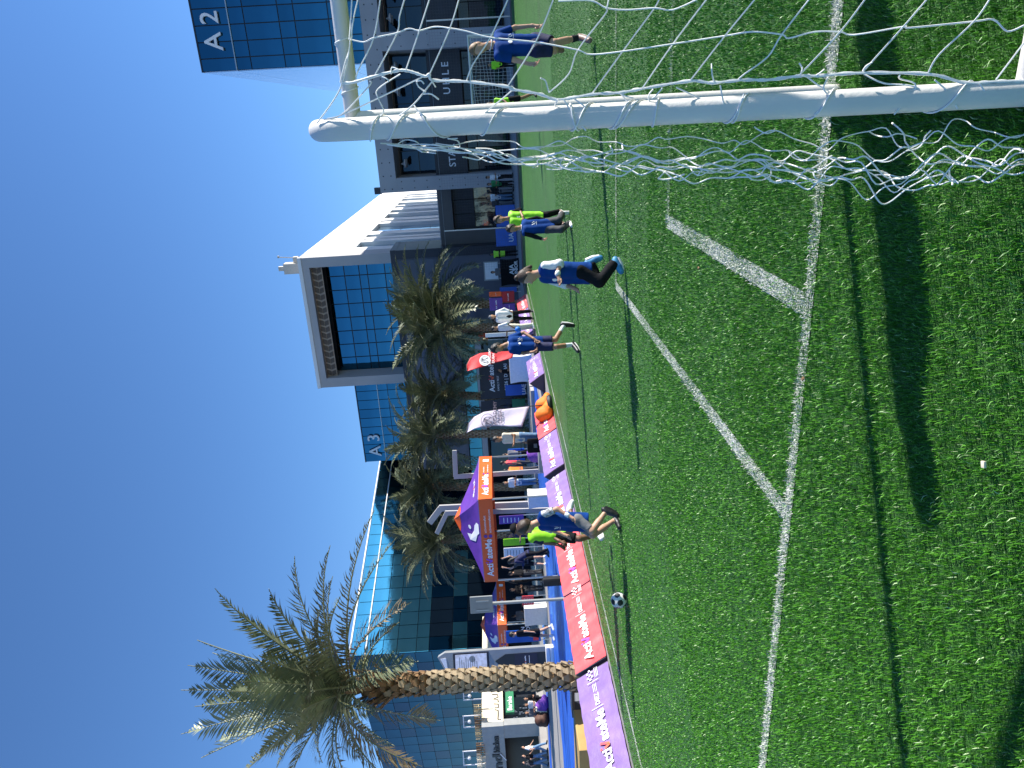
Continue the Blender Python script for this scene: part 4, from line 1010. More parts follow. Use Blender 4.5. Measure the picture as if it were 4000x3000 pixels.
# --- bean bags, cushions, bits on the deck
def bag(label, c, mt, s=1.0, name='bean_bag'):
    r = thing(name, label, 'bean bag', c, random.uniform(0, 6), 'bean bags')
    soft('bag_body', [ell((0, 0, .20 * s), np.eye(3), (.46 * s, .42 * s, .22 * s)), ell((.14 * s, 0, .44 * s), np.eye(3), (.30 * s, .30 * s, .30 * s))], mt, r, .035, .12, noise=.012, nscale=11, cuts=[((0, 0, 0), (0, 0, -1))])
    soft('seam_piping', [cone((-.3 * s, -.3 * s, .3 * s), (.1 * s, -.22 * s, .66 * s), .015, .015), cone((.1 * s, -.22 * s, .66 * s), (.42 * s, -.1 * s, .45 * s), .015, .015)], mt, r, .012)
for (x, y, lab, mt, s) in [(2147, 1572, 'orange bean bag beside the white flag base', 'orange_bag', .68), (2150, 1606, 'orange bean bag tucked behind the far red banner', 'orange_bag', .72), (2143, 1760, 'purple bean bag under the right side of the large tent', 'purple_bag', 1.0), (2146, 2745, 'purple bean bag under the seated people by the cafe', 'purple_bag', .95), (2147, 2800, 'brown bean bag left of the seated people', 'brown_bag', 1.1)]:
    p = gnd(x, y); Yb_ = {2147: None}.get(None); k = {1572: 20.9, 1606: 20.6, 1760: 24.5, 2745: 39.0, 2800: 39.0}[y]; q = at(x, y, k); bag(lab, (q[0], k, -.016), M[mt], s)
p = at(2100, 1795, 24.2)
for k in range(2):
    o = MB().bbox((0, 0, .09), (.8, .8, .17), .04).build('seat_cushion', M['grey_metal'], None, True, (p[0], 24.2, .0 + .18 * k)); tag(o, ['lower grey seat cushion under the large tent', 'upper grey seat cushion under the large tent'][k], 'cushion', 'grey cushions')
p = at(2300, 2930, 14.0); r = thing('plywood_box', 'tan box left behind the nearest purple banner', 'box', (-6.95, 12.9, -.016), RZ)
MB().bbox((0, 0, .24), (1.6, .9, .48), .02).build('shell', M['tan'], r); MB().cbox((.3, -.457, .3), (.03, .012, .3)).build('groove', M['black'], r)
p = gnd(2262, 2725); r = thing('low_bench', 'dark low bench behind the banner beside the large palm trunk', 'bench', (-6.2, 13.9, -.016), RZ)
MB().bbox((0, 0, .42), (.7, .35, .06), .01).build('seat', M['dark_frame'], r)
for s in (-.28, .28): MB().cbox((s, 0, .2), (.05, .3, .4)).build('leg', M['dark_frame'], r)
p = at(2190, 2268, 19.5); r = thing('equipment_bag', 'black upright equipment bag behind the red banner', 'bag', (p[0], 19.5, -.016))
MB().bbox((0, 0, .33), (.22, .3, .62), .05).build('body', M['black'], r, True); MB().tube([(-.06, 0, .62), (0, 0, .72), (.06, 0, .62)], .012, 6).build('handle', M['black'], r)
for k, (x0, x1, y0, y1, Y, mt, lab) in enumerate([(1966, 2052, 2100, 2128, 31, 'lime', 'lime green and white poster board seen under the tent'), (1968, 2046, 2136, 2172, 31.5, 'print_white', 'white information board seen under the tent'), (1976, 2112, 2456, 2504, 31.8, 'blue_vinyl', 'blue and red event poster behind the teenager in black'),
                                                  (1950, 2046, 2010, 2042, 30.0, 'purple', 'purple poster with red strip seen under the tent'), (2040, 2085, 2325, 2362, 32.5, 'red_banner', 'red and white box sign left of the grey pole'), (2000, 2052, 1556, 1592, 36.8, 'green_sign', 'green board behind the white feather flag')]):
    r, w, zt, zb = pboard('poster_board', lab, 'poster', x0, x1, y0, y1, Y, M[mt], .05, group='event posters')
    if k in (1, 3, 4): print_board(r, [rect2d(-w * .35, zb + (zt - zb) * t, w * .3 * (.5 + t / 2), zb + (zt - zb) * (t + .03)) for t in (.2, .35, .5, .65, .8)], M['grey_metal' if k == 1 else 'print_white'], 'print', .05)
    if k == 2: print_board(r, [text2d('TEN', 0, zb + (zt - zb) * .45, .16, .02), text2d('LAD', 0, zb + (zt - zb) * .3, .16, .02)], M['print_white'], 'lettering', .05); print_board(r, [rect2d(-w * .4, zb + .1, w * .4, zb + .35)], M['red_banner'], 'print', .05)
# --- roof terrace of the cafe: lamp frames and woven lanterns
def roofp(x, y): return at(x, y, 48.5)
for k, (y0, y1, lab) in enumerate(((2798, 2842, 'white lamp frame with globe in the middle of the cafe roof'), (2936, 2990, 'white lamp frame with globe at the left of the cafe roof'), (2705, 2735, 'white lamp frame with globe half behind the palm trunk'))):
    a, b_ = roofp(1812, y1), roofp(1812, y0); w = b_[0] - a[0]; r = thing('lamp_frame', lab, 'lamp', ((a[0] + b_[0]) / 2, 48.5, 4.1), 0, 'lamp frames on the cafe roof')
    h = a[2] - 4.1
    for s in (-1, 1): MB().cbox((s * w / 2, 0, h / 2), (.06, .06, h)).build('upright', M['print_white'], r)
    MB().cbox((0, 0, h), (w + .06, .062, .06)).build('crossbar', M['print_white'], r)
    soft('globe', [ell((0, 0, h - .4), np.eye(3), (.13, .13, .13))], M['print_white'], r, .05); MB().tube([(0, 0, h - .3), (0, 0, h)], .012, 5).build('cord', M['print_white'], r)
ORD = ['first', 'second', 'third', 'fourth', 'fifth', 'sixth', 'seventh', 'eighth', 'ninth', 'tenth', 'last']
lan = [(2742, 'tan'), (2762, 'tan'), (2786, 'boot_new'), (2806, 'boot_new'), (2826, 'tan'), (2849, 'tan'), (2890, 'boot_new'), (2910, 'boot_new'), (2928, 'cream'), (2950, 'cream'), (2972, 'cream')]
MM('bamboo', (.55, .42, .22), .6, .2, 8)
for k, (y, mt) in enumerate(lan):
    p = roofp(1870, y); r = thing('woven_lantern', f'{dict(tan="bamboo", boot_new="red brown", cream="pale yellow")[mt]} terrace chair on the cafe roof, {ORD[k]} from the palm trunk', 'chair', (p[0], 47.6, 4.1), 0, 'woven chairs on the cafe roof')
    for sx in (-.15, .15):
        for sy in (-.15, .15): MB().cbox((sx, sy, .28), (.035, .035, .56)).build('leg', M[mt] if mt != 'tan' else M['bamboo'], r)
    MB().cbox((0, 0, .26), (.34, .34, .04)).build('seat', M[mt] if mt != 'tan' else M['bamboo'], r)
    for q in range(4): MB().cbox((-.12 + .08 * q, .15, .45), (.03, .03, .24)).build('back_slat', M[mt] if mt != 'tan' else M['bamboo'], r)
    MB().cbox((0, .152, .57), (.34, .04, .04)).build('back_rail', M[mt] if mt != 'tan' else M['bamboo'], r)
    r.name = 'terrace_chair'
# ------------------------------------------------------------------ goals, nets, ball
def side_pts(a, eb, et, er, zt, n=7):                          # bent side frame: crossbar corner, top rail, bend, rear leg to the ground
    out = [FP(a, eb, zt)]; R_ = .10
    for t in np.linspace(0, 1, n):                             # rounded bend
        p0, p1, p2 = np.array([et + R_, zt]), np.array([et, zt]), np.array([et - R_ * .3, zt - R_])
        q = (1 - t) ** 2 * p0 + 2 * t * (1 - t) * p1 + t * t * p2; out.append(FP(a, q[0], q[1]))
    out.append(FP(a, er, .035)); return out
gb = FP(-.025, 2.97, 0); goal = thing('football_goal', 'near white tubular football goal with torn hanging net', 'goal', gb)
GZ, GE, GT, GR, RAD = 1.90, 2.97, 2.27, 1.865, .032
def rel(pts, b): return [np.array(p) - b for p in pts]
for a in (-.025, 2.975):
    MB().tube(rel([FP(a + .028, GE, 0), FP(a + .028, GE, GZ)], gb), RAD * .92, 18).build('post', M['white_paint'], goal, True)
    MB().tube(rel(side_pts(a, GE, GT, GR, GZ), gb), RAD * 1.02, 20).build('rear_stay', M['white_paint'], goal, True)
    MB().tube(rel([FP(a, GE + .05, .04), FP(a, GR, .04)], gb), RAD, 16).build('ground_rail', M['white_paint'], goal, True)
MB().tube(rel([FP(-.025, GE, GZ), FP(2.975, GE, GZ)], gb), RAD * .97, 20).build('crossbar', M['white_paint'], goal, True)
MB().tube(rel([FP(-.025, GR, .04), FP(2.975, GR, .04)], gb), RAD * .8, 14).build('rear_rail', M['white_paint'], goal, True)
# net cords: photo strands laid on the sloping back plane of the goal
def on_back(x, y, off=0.0):
    d = ray(x, y); k = (GT - GR) / (GZ - .035)                  # e = GR + (z - .035) k - off
    t = (GR - off + (CAMH - .035) * k) / (d @ EX - d[2] * k); return CAM + d * t
def smooth(pts, n=5):
    pts = [np.array(p) for p in pts]; out = []
    for i in range(len(pts) - 1):
        p0, p1, p2, p3 = pts[max(i - 1, 0)], pts[i], pts[i + 1], pts[min(i + 2, len(pts) - 1)]
        for t in np.linspace(0, 1, n, endpoint=False):
            out.append(0.5 * ((2 * p1) + (-p0 + p2) * t + (2 * p0 - 5 * p1 + 4 * p2 - p3) * t * t + (-p0 + 3 * p1 - 3 * p2 + p3) * t ** 3))
    return out + [pts[-1]]
z2 = lambda L: [(1300 + x * .3617, y * .3617) for x, y in L]
zB = lambda L: [(2000 + x * .452, y * .452) for x, y in L]
zC = lambda L: [(3000 + x * .452, y * .452) for x, y in L]
z3 = lambda L: [(1400 + x * .3617, 500 + y * .3617) for x, y in L]
EDGE = z2([(100, 895), (215, 890), (460, 820), (690, 765), (790, 760), (900, 790), (1000, 825), (1045, 800), (1080, 865), (1440, 880), (1890, 935)]) + zB([(0, 770), (230, 810), (400, 860), (690, 815), (930, 800), (1130, 765), (1540, 700), (1730, 715), (2000, 690)]) + zC([(0, 690), (280, 655), (430, 655), (800, 630), (1390, 640), (1700, 715), (1970, 705), (2212, 700)])
S2 = z2([(170, 420), (330, 455), (440, 410), (680, 360), (820, 310), (935, 330), (1100, 290), (1265, 305), (1450, 340), (1700, 405), (2190, 455)]) + zB([(560, 430), (680, 470), (950, 445), (1390, 380), (1840, 310), (2080, 275)]) + zC([(120, 300), (180, 330), (400, 275), (620, 275), (700, 300), (830, 290), (1175, 230), (1230, 240), (1780, 185), (1950, 170), (2070, 270), (2212, 220)])
STR = [S2, zB([(400, 10), (680, 5), (820, 70), (1000, 85), (1230, 70), (1390, 85), (1600, -5)]),
       z2([(250, 860), (270, 770), (440, 410), (520, -60)]), z2([(460, 800), (690, 365), (720, 180), (790, -60)]), z2([(790, 755), (850, 580), (935, 330), (1055, -40)]), z2([(1050, 790), (1265, 305), (1370, -40)]), z2([(1445, 870), (1510, 700), (1700, 405), (1905, -40)]),
       z2([(1890, 930), (2190, 455), (2380, 0)]), zB([(320, 800), (490, 640), (570, 430), (800, 130), (820, 70), (840, -20)]), zB([(690, 810), (955, 445), (1230, 70), (1275, -30)]), zB([(1125, 765), (1390, 380), (1700, -30)]), zB([(1545, 690), (1840, 310), (2110, -20)]),
       zB([(1940, 700), (2010, 640), (2212, 490), (2332, 300), (2580, -20)]), zC([(280, 640), (620, 280), (850, -20)]), zC([(820, 620), (1175, 225), (1385, -20)]), zC([(1385, 630), (1480, 470), (1780, 185), (1925, -20)]), zC([(1970, 690), (2212, 370)]),
       z2([(400, 880), (390, 930), (90, 1240), (-100, 1290)]), z2([(730, 800), (490, 960), (490, 1060), (550, 1200), (480, 1285)]), z2([(1000, 815), (490, 1060), (100, 1240), (-60, 1280)]), z2([(1080, 870), (870, 1130), (660, 1285)]), z2([(870, 1130), (960, 1230), (1180, 1400)]),
       z2([(1890, 935), (1940, 970), (1640, 1220)]), z2([(180, 420), (190, 250), (205, 0), (205, -40)]), z2([(200, 430), (215, 250), (270, 0), (280, -40)]), z2([(185, 440), (180, 540), (130, 690), (80, 890)]), z2([(190, 450), (150, 700), (60, 1000), (-170, 1330)]),
       zB([(400, 860), (370, 930), (400, 1110)]), zB([(450, 860), (510, 960), (640, 1130)]), zB([(540, 855), (640, 940), (660, 1080)]), zB([(930, 800), (1060, 930), (1250, 1020)]), zB([(1220, 770), (1180, 850), (1250, 1025)]), zB([(1420, 755), (1640, 860), (1840, 970)]), zB([(1800, 735), (1830, 900), (1840, 970)]),
       zC([(340, 665), (440, 740), (600, 840), (660, 960)]), zC([(530, 650), (480, 760), (520, 850), (400, 1000)]), zC([(830, 640), (1000, 720), (1250, 745), (1450, 860), (1490, 930)]), zC([(1140, 650), (1140, 680), (1280, 750), (1090, 990)]), zC([(1440, 690), (1560, 800), (1640, 940)]), zC([(1830, 725), (1880, 800), (1950, 900)])]
# frayed cord ends
STR += [z2([(530, 830), (580, 850), (610, 880)]), z2([(900, 880), (950, 870), (985, 905)]), z2([(905, 890), (930, 940), (1005, 995)]), z2([(1050, 830), (1080, 890), (1110, 940)]), z2([(975, 1015), (1060, 1015), (1145, 1075)]), z2([(630, 800), (640, 730), (715, 755)]), zB([(320, 800), (290, 700), (245, 675)]), zB([(1750, 715), (1730, 640), (1725, 550)]), zB([(930, 800), (980, 830), (1050, 845)]), zB([(1300, 760), (1250, 820), (1210, 855)]), zC([(280, 650), (295, 590), (270, 545)]), zC([(400, 660), (450, 630), (485, 600)]), zC([(820, 610), (850, 570), (900, 540)])]
mb = MB()
rgn = random.Random(11)
for k, s in enumerate(STR):
    pts = smooth([on_back(x, y, .012 + .02 * rgn.random()) for x, y in s], 5); mb.tube(rel(pts, gb), .0021, 5)
net = mb.build('net', M['rope'], goal, True); net['kind'] = 'stuff'
mb = MB(); E3 = smooth([on_back(x, y, .02) for x, y in EDGE], 6); mb.tube(rel(E3, gb), .0036, 6)
for j in range(2):                                            # twisted strand round the edge cord
    mb.tube(rel([p + np.array([math.cos(i * .9 + j * 3.1), 0, math.sin(i * .9 + j * 3.1)]) * .0032 for i, p in enumerate(E3)], gb), .002, 5)
mb.build('edge_cord', M['rope'], goal, True)
# slack side net hanging off the left of the rear stay
mb = MB(); lefts = [(1465, 556, 560), (1600, 552, 575), (1750, 548, 592), (1950, 541, 625), (2150, 533, 650), (2400, 524, 668), (2650, 515, 695), (2950, 502, 690), (3150, 494, 712), (3450, 480, 740), (3600, 472, 742), (3800, 464, 690), (4050, 452, 670)]
lx = [q[0] for q in lefts]; lo_ = [q[1] for q in lefts]; hi_ = [q[2] for q in lefts]
nodes = []
for k in range(9):
    f0 = [.97, .86, .72, .92, .58, .8, .42, .22, .66][k]; x = 1460 + rgn.uniform(0, 120) + (0 if k < 6 else rgn.uniform(0, 900)); pts = []; ph = rgn.uniform(0, 6)
    while x < 4080:
        w = (.13 + .05 * math.sin(x * .004)) * math.sin(x * .017 + ph) + .06 * math.sin(x * .043 + ph * 2) + rgn.uniform(-.05, .05)
        f = f0 + w; y = np.interp(x, lx, lo_) * (1 - f) + np.interp(x, lx, hi_) * f
        pts.append(on_back(x, y, rgn.uniform(-.03, .05))); nodes.append((x, y)); x += rgn.uniform(38, 75)
    mb.tube(rel(smooth(pts, 4), gb), rgn.uniform(.0015, .0022), 5)
for k in range(26):                                           # cross cords, loops and tangles
    x, y = rgn.choice(nodes); n_ = rgn.randint(3, 5); a = rgn.uniform(0, 6); pts = [(x, y)]
    for j in range(n_):
        a += rgn.uniform(-1.3, 1.3); x += 42 * math.cos(a); y += 26 * math.sin(a); y = min(max(y, np.interp(x, lx, lo_) - 6), np.interp(x, lx, hi_) + 12); pts.append((x, y))
    mb.tube(rel(smooth([on_back(px, py, rgn.uniform(-.04, .05)) for px, py in pts], 5), gb), rgn.uniform(.0015, .0022), 5)
mb.build('slack_net', M['rope'], goal, True)['kind'] = 'stuff'
# cords lashed round the rear stay
mb = MB(); p0, p1 = FP(-.025, GT - .03, GZ - .1), FP(-.025, GR, .035); ax = unit(p1 - p0); s1 = unit(np.cross(ax, EX)); s2 = np.cross(ax, s1)
for k in range(13):
    t0 = rgn.uniform(.0, .98); sp_ = rgn.uniform(-.07, .07); pts = []
    for j in range(15):
        th = -math.pi * .15 + j / 14 * math.pi * 1.3; c = p0 + (p1 - p0) * (t0 + sp_ * j / 14)
        pts.append(c + (s1 * math.cos(th) + s2 * math.sin(th)) * (RAD * 1.02 + .003))
    mb.tube(rel(pts, gb), .0024, 5)
q0, q1 = FP(-.025, GE, GZ), FP(1.2, GE, GZ)
for k in range(7):
    c = q0 + (q1 - q0) * (k + .6) / 7; mb.tube(rel([c + AX * (.05 * j / 12) + (EX * math.cos(j / 12 * 6.3) + np.array([0, 0, 1]) * math.sin(j / 12 * 6.3)) * (RAD * .97 + .003) for j in range(13)], gb), .0024, 5)
for k in range(40):                                           # lashing fuzz along the front post
    c = FP(-.025, GE, .1 + k * .046); mb.tube(rel([c + (AX * math.cos(th) + EX * math.sin(th)) * (RAD * .92 + .003) + np.array([0, 0, .012 * th]) for th in np.linspace(-2.2, 1.2, 9)], gb), .0022, 4)
mb.build('lashing', M['rope'], goal, True)['kind'] = 'stuff'

# --- far goal with its net
fb = FP(.1, 34.3, 0); fg = thing('football_goal', 'far white football goal with netting in front of the pavilion', 'goal', fb, RZ)
W_, H_ = 3.05, 2.0
for x in (0, W_):
    MB().tube([(x, 0, 0), (x, 0, H_)], .045, 10).build('post', M['white_paint'], fg, True)
    MB().tube([(x, 0, H_), (x, .8, 1.9), (x, 1.2, .03), (x, 0, .03)], .028, 8).build('side_frame', M['white_paint'], fg, True)
MB().tube([(-.04, 0, H_), (W_ + .04, 0, H_)], .045, 10).build('crossbar', M['white_paint'], fg, True)
MB().tube([(0, 1.2, .03), (W_, 1.2, .03)], .028, 8).build('rear_rail', M['white_paint'], fg, True)
mb = MB(); prof = [(0, H_), (.8, 1.9), (1.2, .03)]
def bk(t): return np.array([np.interp(t, [0, .4, 1], [0, .8, 1.2]), np.interp(t, [0, .4, 1], [H_, 1.9, .03])])
for i in range(22):
    x = W_ * i / 21; mb.tube([(x + .02 * math.sin(i + 9 * t), bk(t)[0], bk(t)[1] - .03 * math.sin(t * 3.14)) for t in np.linspace(0, 1, 9)], .0055, 4)
for j in range(19):
    t = j / 18; mb.tube([(W_ * s, bk(t)[0], bk(t)[1] - .04 * math.sin(s * 9 + j)) for s in np.linspace(0, 1, 14)], .0055, 4)
for x in (0, W_):
    for j in range(1, 10): mb.tube([(x, 0, H_ * j / 10), (x, .8 + .4 * (1 - j / 10), H_ * j / 10 - .03)], .005, 4)
mb.build('net', M['rope'], fg)['kind'] = 'stuff'
# --- ball stop netting behind it
eN = 36.6; nr = thing('ball_stop_net', 'tall fine ball stop netting on slim poles behind the far goal', 'net', FP(0, eN, 0), RZ)
ptop = 3.9
for y in (66, 890): 
    p = on_e(1960, y, eN); a = float(p @ AX); MB().tube([(a, 0, 0), (a, 0, ptop)], .04, 8).build('pole', M['metal'], nr, True)
MM('net_grey', (.10, .105, .11), .8, .05)
mb = MB(); aL, aR = -7.6, 9.0
for a in np.arange(aL, aR, .13): mb.tube([(a, .05, .05), (a, .05, ptop - .05)], .0022, 3, cap=False)
for z in np.arange(.05, ptop, .13): mb.tube([(aL, .05, z), (aR, .05, z)], .0022, 3, cap=False)
mb.build('netting', M['net_grey'], nr)['kind'] = 'stuff'
MB().tube([(aL, .05, ptop), (aR, .05, ptop)], .008, 5).build('top_wire', M['metal'], nr)

# --- the ball
bp = gnd(2452, 2343); br_ = .099
mbm = bmesh.new(); bmesh.ops.create_icosphere(mbm, subdivisions=4, radius=1.0)
ico = bmesh.new(); bmesh.ops.create_icosphere(ico, subdivisions=1, radius=1.0); VV = np.array([unit(v.co) for v in ico.verts]); ico.free()
R0 = np.array(Matrix.Rotation(.5, 3, 'X') @ Matrix.Rotation(.9, 3, 'Z')); VV = VV @ R0.T
me = bpy.data.meshes.new('ball_shell')
for v in mbm.verts:
    n_ = unit(v.co); d = np.sort(VV @ n_)[::-1]; groove = abs(d[0] - d[1]) < .035 and d[0] < .92
    v.co = Vector(n_ * br_ * (.985 if groove else 1.0))
for f in mbm.faces:
    c = unit(f.calc_center_median()); f.material_index = 1 if (VV @ c).max() > .925 else 0; f.smooth = True
mbm.to_mesh(me); mbm.free(); me.materials.append(M['ball_white']); me.materials.append(M['ball_black'])
o = bpy.data.objects.new('football', me); link(o); o.location = (bp[0], bp[1], br_ + .012); tag(o, 'white and black football rolling on the turf', 'ball')
# ------------------------------------------------------------------ people
def lerp(a, b, t): return np.asarray(a) * (1 - t) + np.asarray(b) * t
_prim0 = prim
def prim(P, p):                                               # cones may end flat (sleeve and trouser hems)
    if p[0] == 'c' and len(p) > 5:
        _, a, b, ra, rb, fl = p; d = b - a; L = np.linalg.norm(d); t = ((P - a) @ d) / (L * L); tc = np.clip(t, 0, 1)
        r = np.linalg.norm(P - a - tc[..., None] * d, axis=-1) - (ra + (rb - ra) * tc)
        return np.maximum(r, (t - 1) * L)
    return _prim0(P, p)
def fcone(a, b, ra, rb): return ('c', np.array(a, float), np.array(b, float), ra, rb, True)
def person(label, J, s, face, fit, res=.012, group=None, base=None):
    """J: joints in world space (R = right-hand side in the picture); s: stature / 1.75 m; fit: clothes"""
    J = {k: np.array(v, float) for k, v in J.items()}
    if base is None: base = np.array([(J['anL'][0] + J['anR'][0]) / 2, (J['anL'][1] + J['anR'][1]) / 2, 0.0])
    J = {k: v - base for k, v in J.items()}
    ch = (J['shL'] + J['shR']) / 2; pe = (J['hipL'] + J['hipR']) / 2; spine = unit(ch - pe); lat = unit(J['shR'] - J['shL'])
    lat = unit(lat - spine * (lat @ spine)); fwd = np.cross(spine, lat); face = unit(face)
    if fwd @ face < 0 and abs(fwd @ face) > .2: fwd = -fwd
    hs = fit.get('hs', s * 1.0 + .11 * (1 - s))                # children's heads are larger for their height
    hup = unit(J['head'] - J['neck']); hf = unit(face - hup * (face @ hup) * .6); hup = unit(hup - hf * (hup @ hf)); hl = np.cross(hf, hup)
    hc = J['head']; HA = np.stack([hl, hf, hup])
    tw, th = fit.get('girth', 1.0), fit.get('depth', 1.0)
    def torso(x, low=0.0):
        o = []
        for g in (-1, 1):
            o.append(cone(ch + lat * g * .075 * s * tw - spine * .05 * s, pe + lat * g * .065 * s * tw - spine * (low), .088 * s * th + x, .088 * s * th + x))
            o.append(cone(ch + lat * g * .05 * s, lerp(ch, J['shR' if g > 0 else 'shL'], .92), .07 * s + x * .8, .052 * s + x * .8))
        return o
    B_ = torso(0) + [cone(ch + spine * .01, J['neck'] + hup * .02 * s, .062 * s, .05 * s), cone(J['neck'], hc - hup * .03 * hs, .05 * s, .05 * hs),
                     ell(hc, HA, np.array([.074, .092, .112]) * hs), ell(hc + hf * .028 * hs - hup * .062 * hs, HA, np.array([.055, .062, .052]) * hs),
                     cone(hc + hf * .088 * hs - hup * .005 * hs, hc + hf * .108 * hs - hup * .032 * hs, .010 * hs, .016 * hs)]
    for g in (-1, 1): B_.append(ell(hc + hl * g * .078 * hs - hf * .012 * hs - hup * .012 * hs, HA, np.array([.012, .022, .034]) * hs))
    arm = fit.get('arm', 1.0)
    for g in 'LR':
        sh, el, wr, ha, hi, kn, an, to = [J[k + g] for k in ('sh', 'el', 'wr', 'ha', 'hip', 'kn', 'an', 'to')]
        B_ += [cone(sh, el, .048 * s * arm, .038 * s * arm), cone(el, wr, .039 * s * arm, .026 * s * arm), cone(wr, lerp(wr, ha, .9), .026 * s, .030 * s)]
        B_ += [cone(hi, kn, .088 * s, .056 * s), cone(kn, an, .056 * s, .037 * s), cone(lerp(kn, an, .2), lerp(kn, an, .5), .05 * s, .052 * s)]
        B_ += [cone(an, to, .038 * s, .028 * s)]
    V, Fc = mesh_sdf(sdf(B_, .022 * s), res, .04)
    V = list(map(tuple, V)); faces = [tuple(q) for q in Fc]
    hand = MB()
    for g in 'LR':                                            # five fingers on each hand, curled
        wr, ha = J['wr' + g], J['ha' + g]; d = unit(ha - wr); n0 = unit(np.cross(d, fwd)) if abs(d @ fwd) < .95 else lat
        pn = unit(np.cross(n0, d)); pal = lerp(wr, ha, .9)
        for i, ln in enumerate((.062, .072, .068, .052)):
            r0 = pal + n0 * (i - 1.5) * .019 * s; k1 = r0 + unit(d + pn * .35) * ln * .55 * s * 1.1; k2 = k1 + unit(d * .7 + pn * .8) * ln * .55 * s
            hand.tube([r0 - d * .012, r0, k1, k2], [.009 * s, .0095 * s, .0085 * s, .006 * s], 6)
        t0 = lerp(wr, ha, .45) + n0 * .022 * s; hand.tube([t0, t0 + unit(n0 + d * .7) * .035 * s, t0 + unit(n0 * .5 + d) * .066 * s + pn * .01], [.012 * s, .011 * s, .008 * s], 6)
    b0 = len(V); V += hand.v; faces += [tuple(i + b0 for i in f) for f in hand.f]
    me = bpy.data.meshes.new('person'); me.from_pydata([tuple(map(float, v)) for v in V], [], faces); me.materials.append(M[fit['skin']]); me.polygons.foreach_set('use_smooth', [True] * len(me.polygons)); me.update()
    o = bpy.data.objects.new('person', me); link(o); o.location = base; tag(o, label, 'person', group)
    def cl(name, prims, mt, k=.02, cuts=(), noise=0.0, nscale=30, subs=()): return soft(name, prims, M[mt], o, res, k, cuts, subs, noise, nscale)
    wr_ = .0035 if res < .016 else 0.0
    # upper body
    hem = fit.get('hem', .10) * s
    def sleeves(kind, x):
        out = []
        for g in 'LR':
            sh, el, wr = J['sh' + g], J['el' + g], J['wr' + g]
            if kind == 'short': out.append(fcone(sh, lerp(sh, el, .78), .060 * s + x, .060 * s + x))
            elif kind == 'long': out += [cone(sh, el, .060 * s + x, .052 * s + x), fcone(el, lerp(el, wr, .95), .052 * s + x, .040 * s + x)]
            elif kind == 'half': out += [cone(sh, el, .060 * s + x, .055 * s + x), fcone(el, lerp(el, wr, .25), .055 * s + x, .053 * s + x)]
        return out
    neckcut = (J['neck'] + hup * .005, hup)
    top = fit.get('top')
    if top:
        kind, mt = top; pr = torso(.016 * s, hem) + sleeves(kind, 0.0)
        cl('shirt' if kind != 'long' else 'long_sleeved_shirt', pr, mt, .03 * s, [(pe - spine * hem, -spine), neckcut], wr_, 26)
    shf = sdf(torso(.030 * s, hem + .03), .03 * s)
    if 'bib' in fit:
        pr = torso(.030 * s, hem + .03 * s)
        cl('bib', pr, fit['bib'], .03 * s, [(pe - spine * (hem + .03 * s), -spine), neckcut], wr_ * 1.3, 22)
    if 'trim' in fit:                                         # pale neckline and cuffs
        mbt = MB(); mbt.tube([J['neck'] - spine * .012 + (lat * math.cos(a) * .075 + fwd * math.sin(a) * .07) * s - spine * .02 * s * math.sin(a) for a in np.linspace(0, 2 * math.pi, 22)], .0055, 5, cap=False); mbt.build('collar', M[fit['trim']], o, True)
    if fit.get('mark'):                                       # chest badges laid on the cloth
        for (mx, my, kind, sz) in fit['mark']:
            items = []
            if kind == 'disc': items = [disc2d(0, 0, sz, 14)]
            elif kind == 'swirl': items = [strip2d([(-sz, -.3 * sz), (-.3 * sz, .9 * sz), (.1 * sz, -.2 * sz), (.9 * sz, 1.0 * sz)], .35 * sz), strip2d([(-.6 * sz, -.9 * sz), (.4 * sz, -.4 * sz), (.5 * sz, .6 * sz)], .3 * sz), rect2d(-sz, -1.5 * sz, sz, -1.3 * sz)]
            elif kind == 'num': items = [text2d('2', -.4 * sz, -.5 * sz, sz, .02)]
            c0 = lerp(pe, ch, my) + lat * mx * s + fwd * .4
            pts, fs = [], []
            for v, f in items:
                b1 = len(pts); pts += [c0 - lat * p[0] * (1 if np.cross(fwd, spine) @ lat < 0 else -1) + spine * p[1] for p in v]; fs += [tuple(i + b1 for i in q) for q in f]
            P = np.array(pts)
            for _ in range(14):
                d = shf(P); P = P - fwd * np.maximum(d - .007, 0)[:, None]
            mbm_ = MB(); mbm_.add(P, fs); mbm_.build('badge', M['print_white'], o)
    # lower body
    bt, bm = fit['bottom']
    hipc = [cone(J['hipL'] + spine * .04 * s, J['hipR'] + spine * .04 * s, .098 * s * th, .098 * s * th), cone(pe + spine * .10 * s, pe, .09 * s * th, .1 * s * th)]
    pr = list(hipc)
    for g in 'LR':
        hi, kn, an = J['hip' + g], J['kn' + g], J['an' + g]
        if bt == 'shorts': pr.append(fcone(hi, lerp(hi, kn, fit.get('short', .82)), .103 * s, .096 * s))
        elif bt == 'tight': pr.append(fcone(hi, lerp(hi, kn, .85), .094 * s, .068 * s))
        elif bt == 'pants': pr += [cone(hi, kn, .100 * s, fit.get('leg', .074) * s), fcone(kn, lerp(kn, an, .97), fit.get('leg', .074) * s, fit.get('leg', .074) * .9 * s)]
    cl({'shorts': 'shorts', 'tight': 'shorts', 'pants': 'trousers'}[bt], pr, bm, .025 * s, [], wr_, 24)
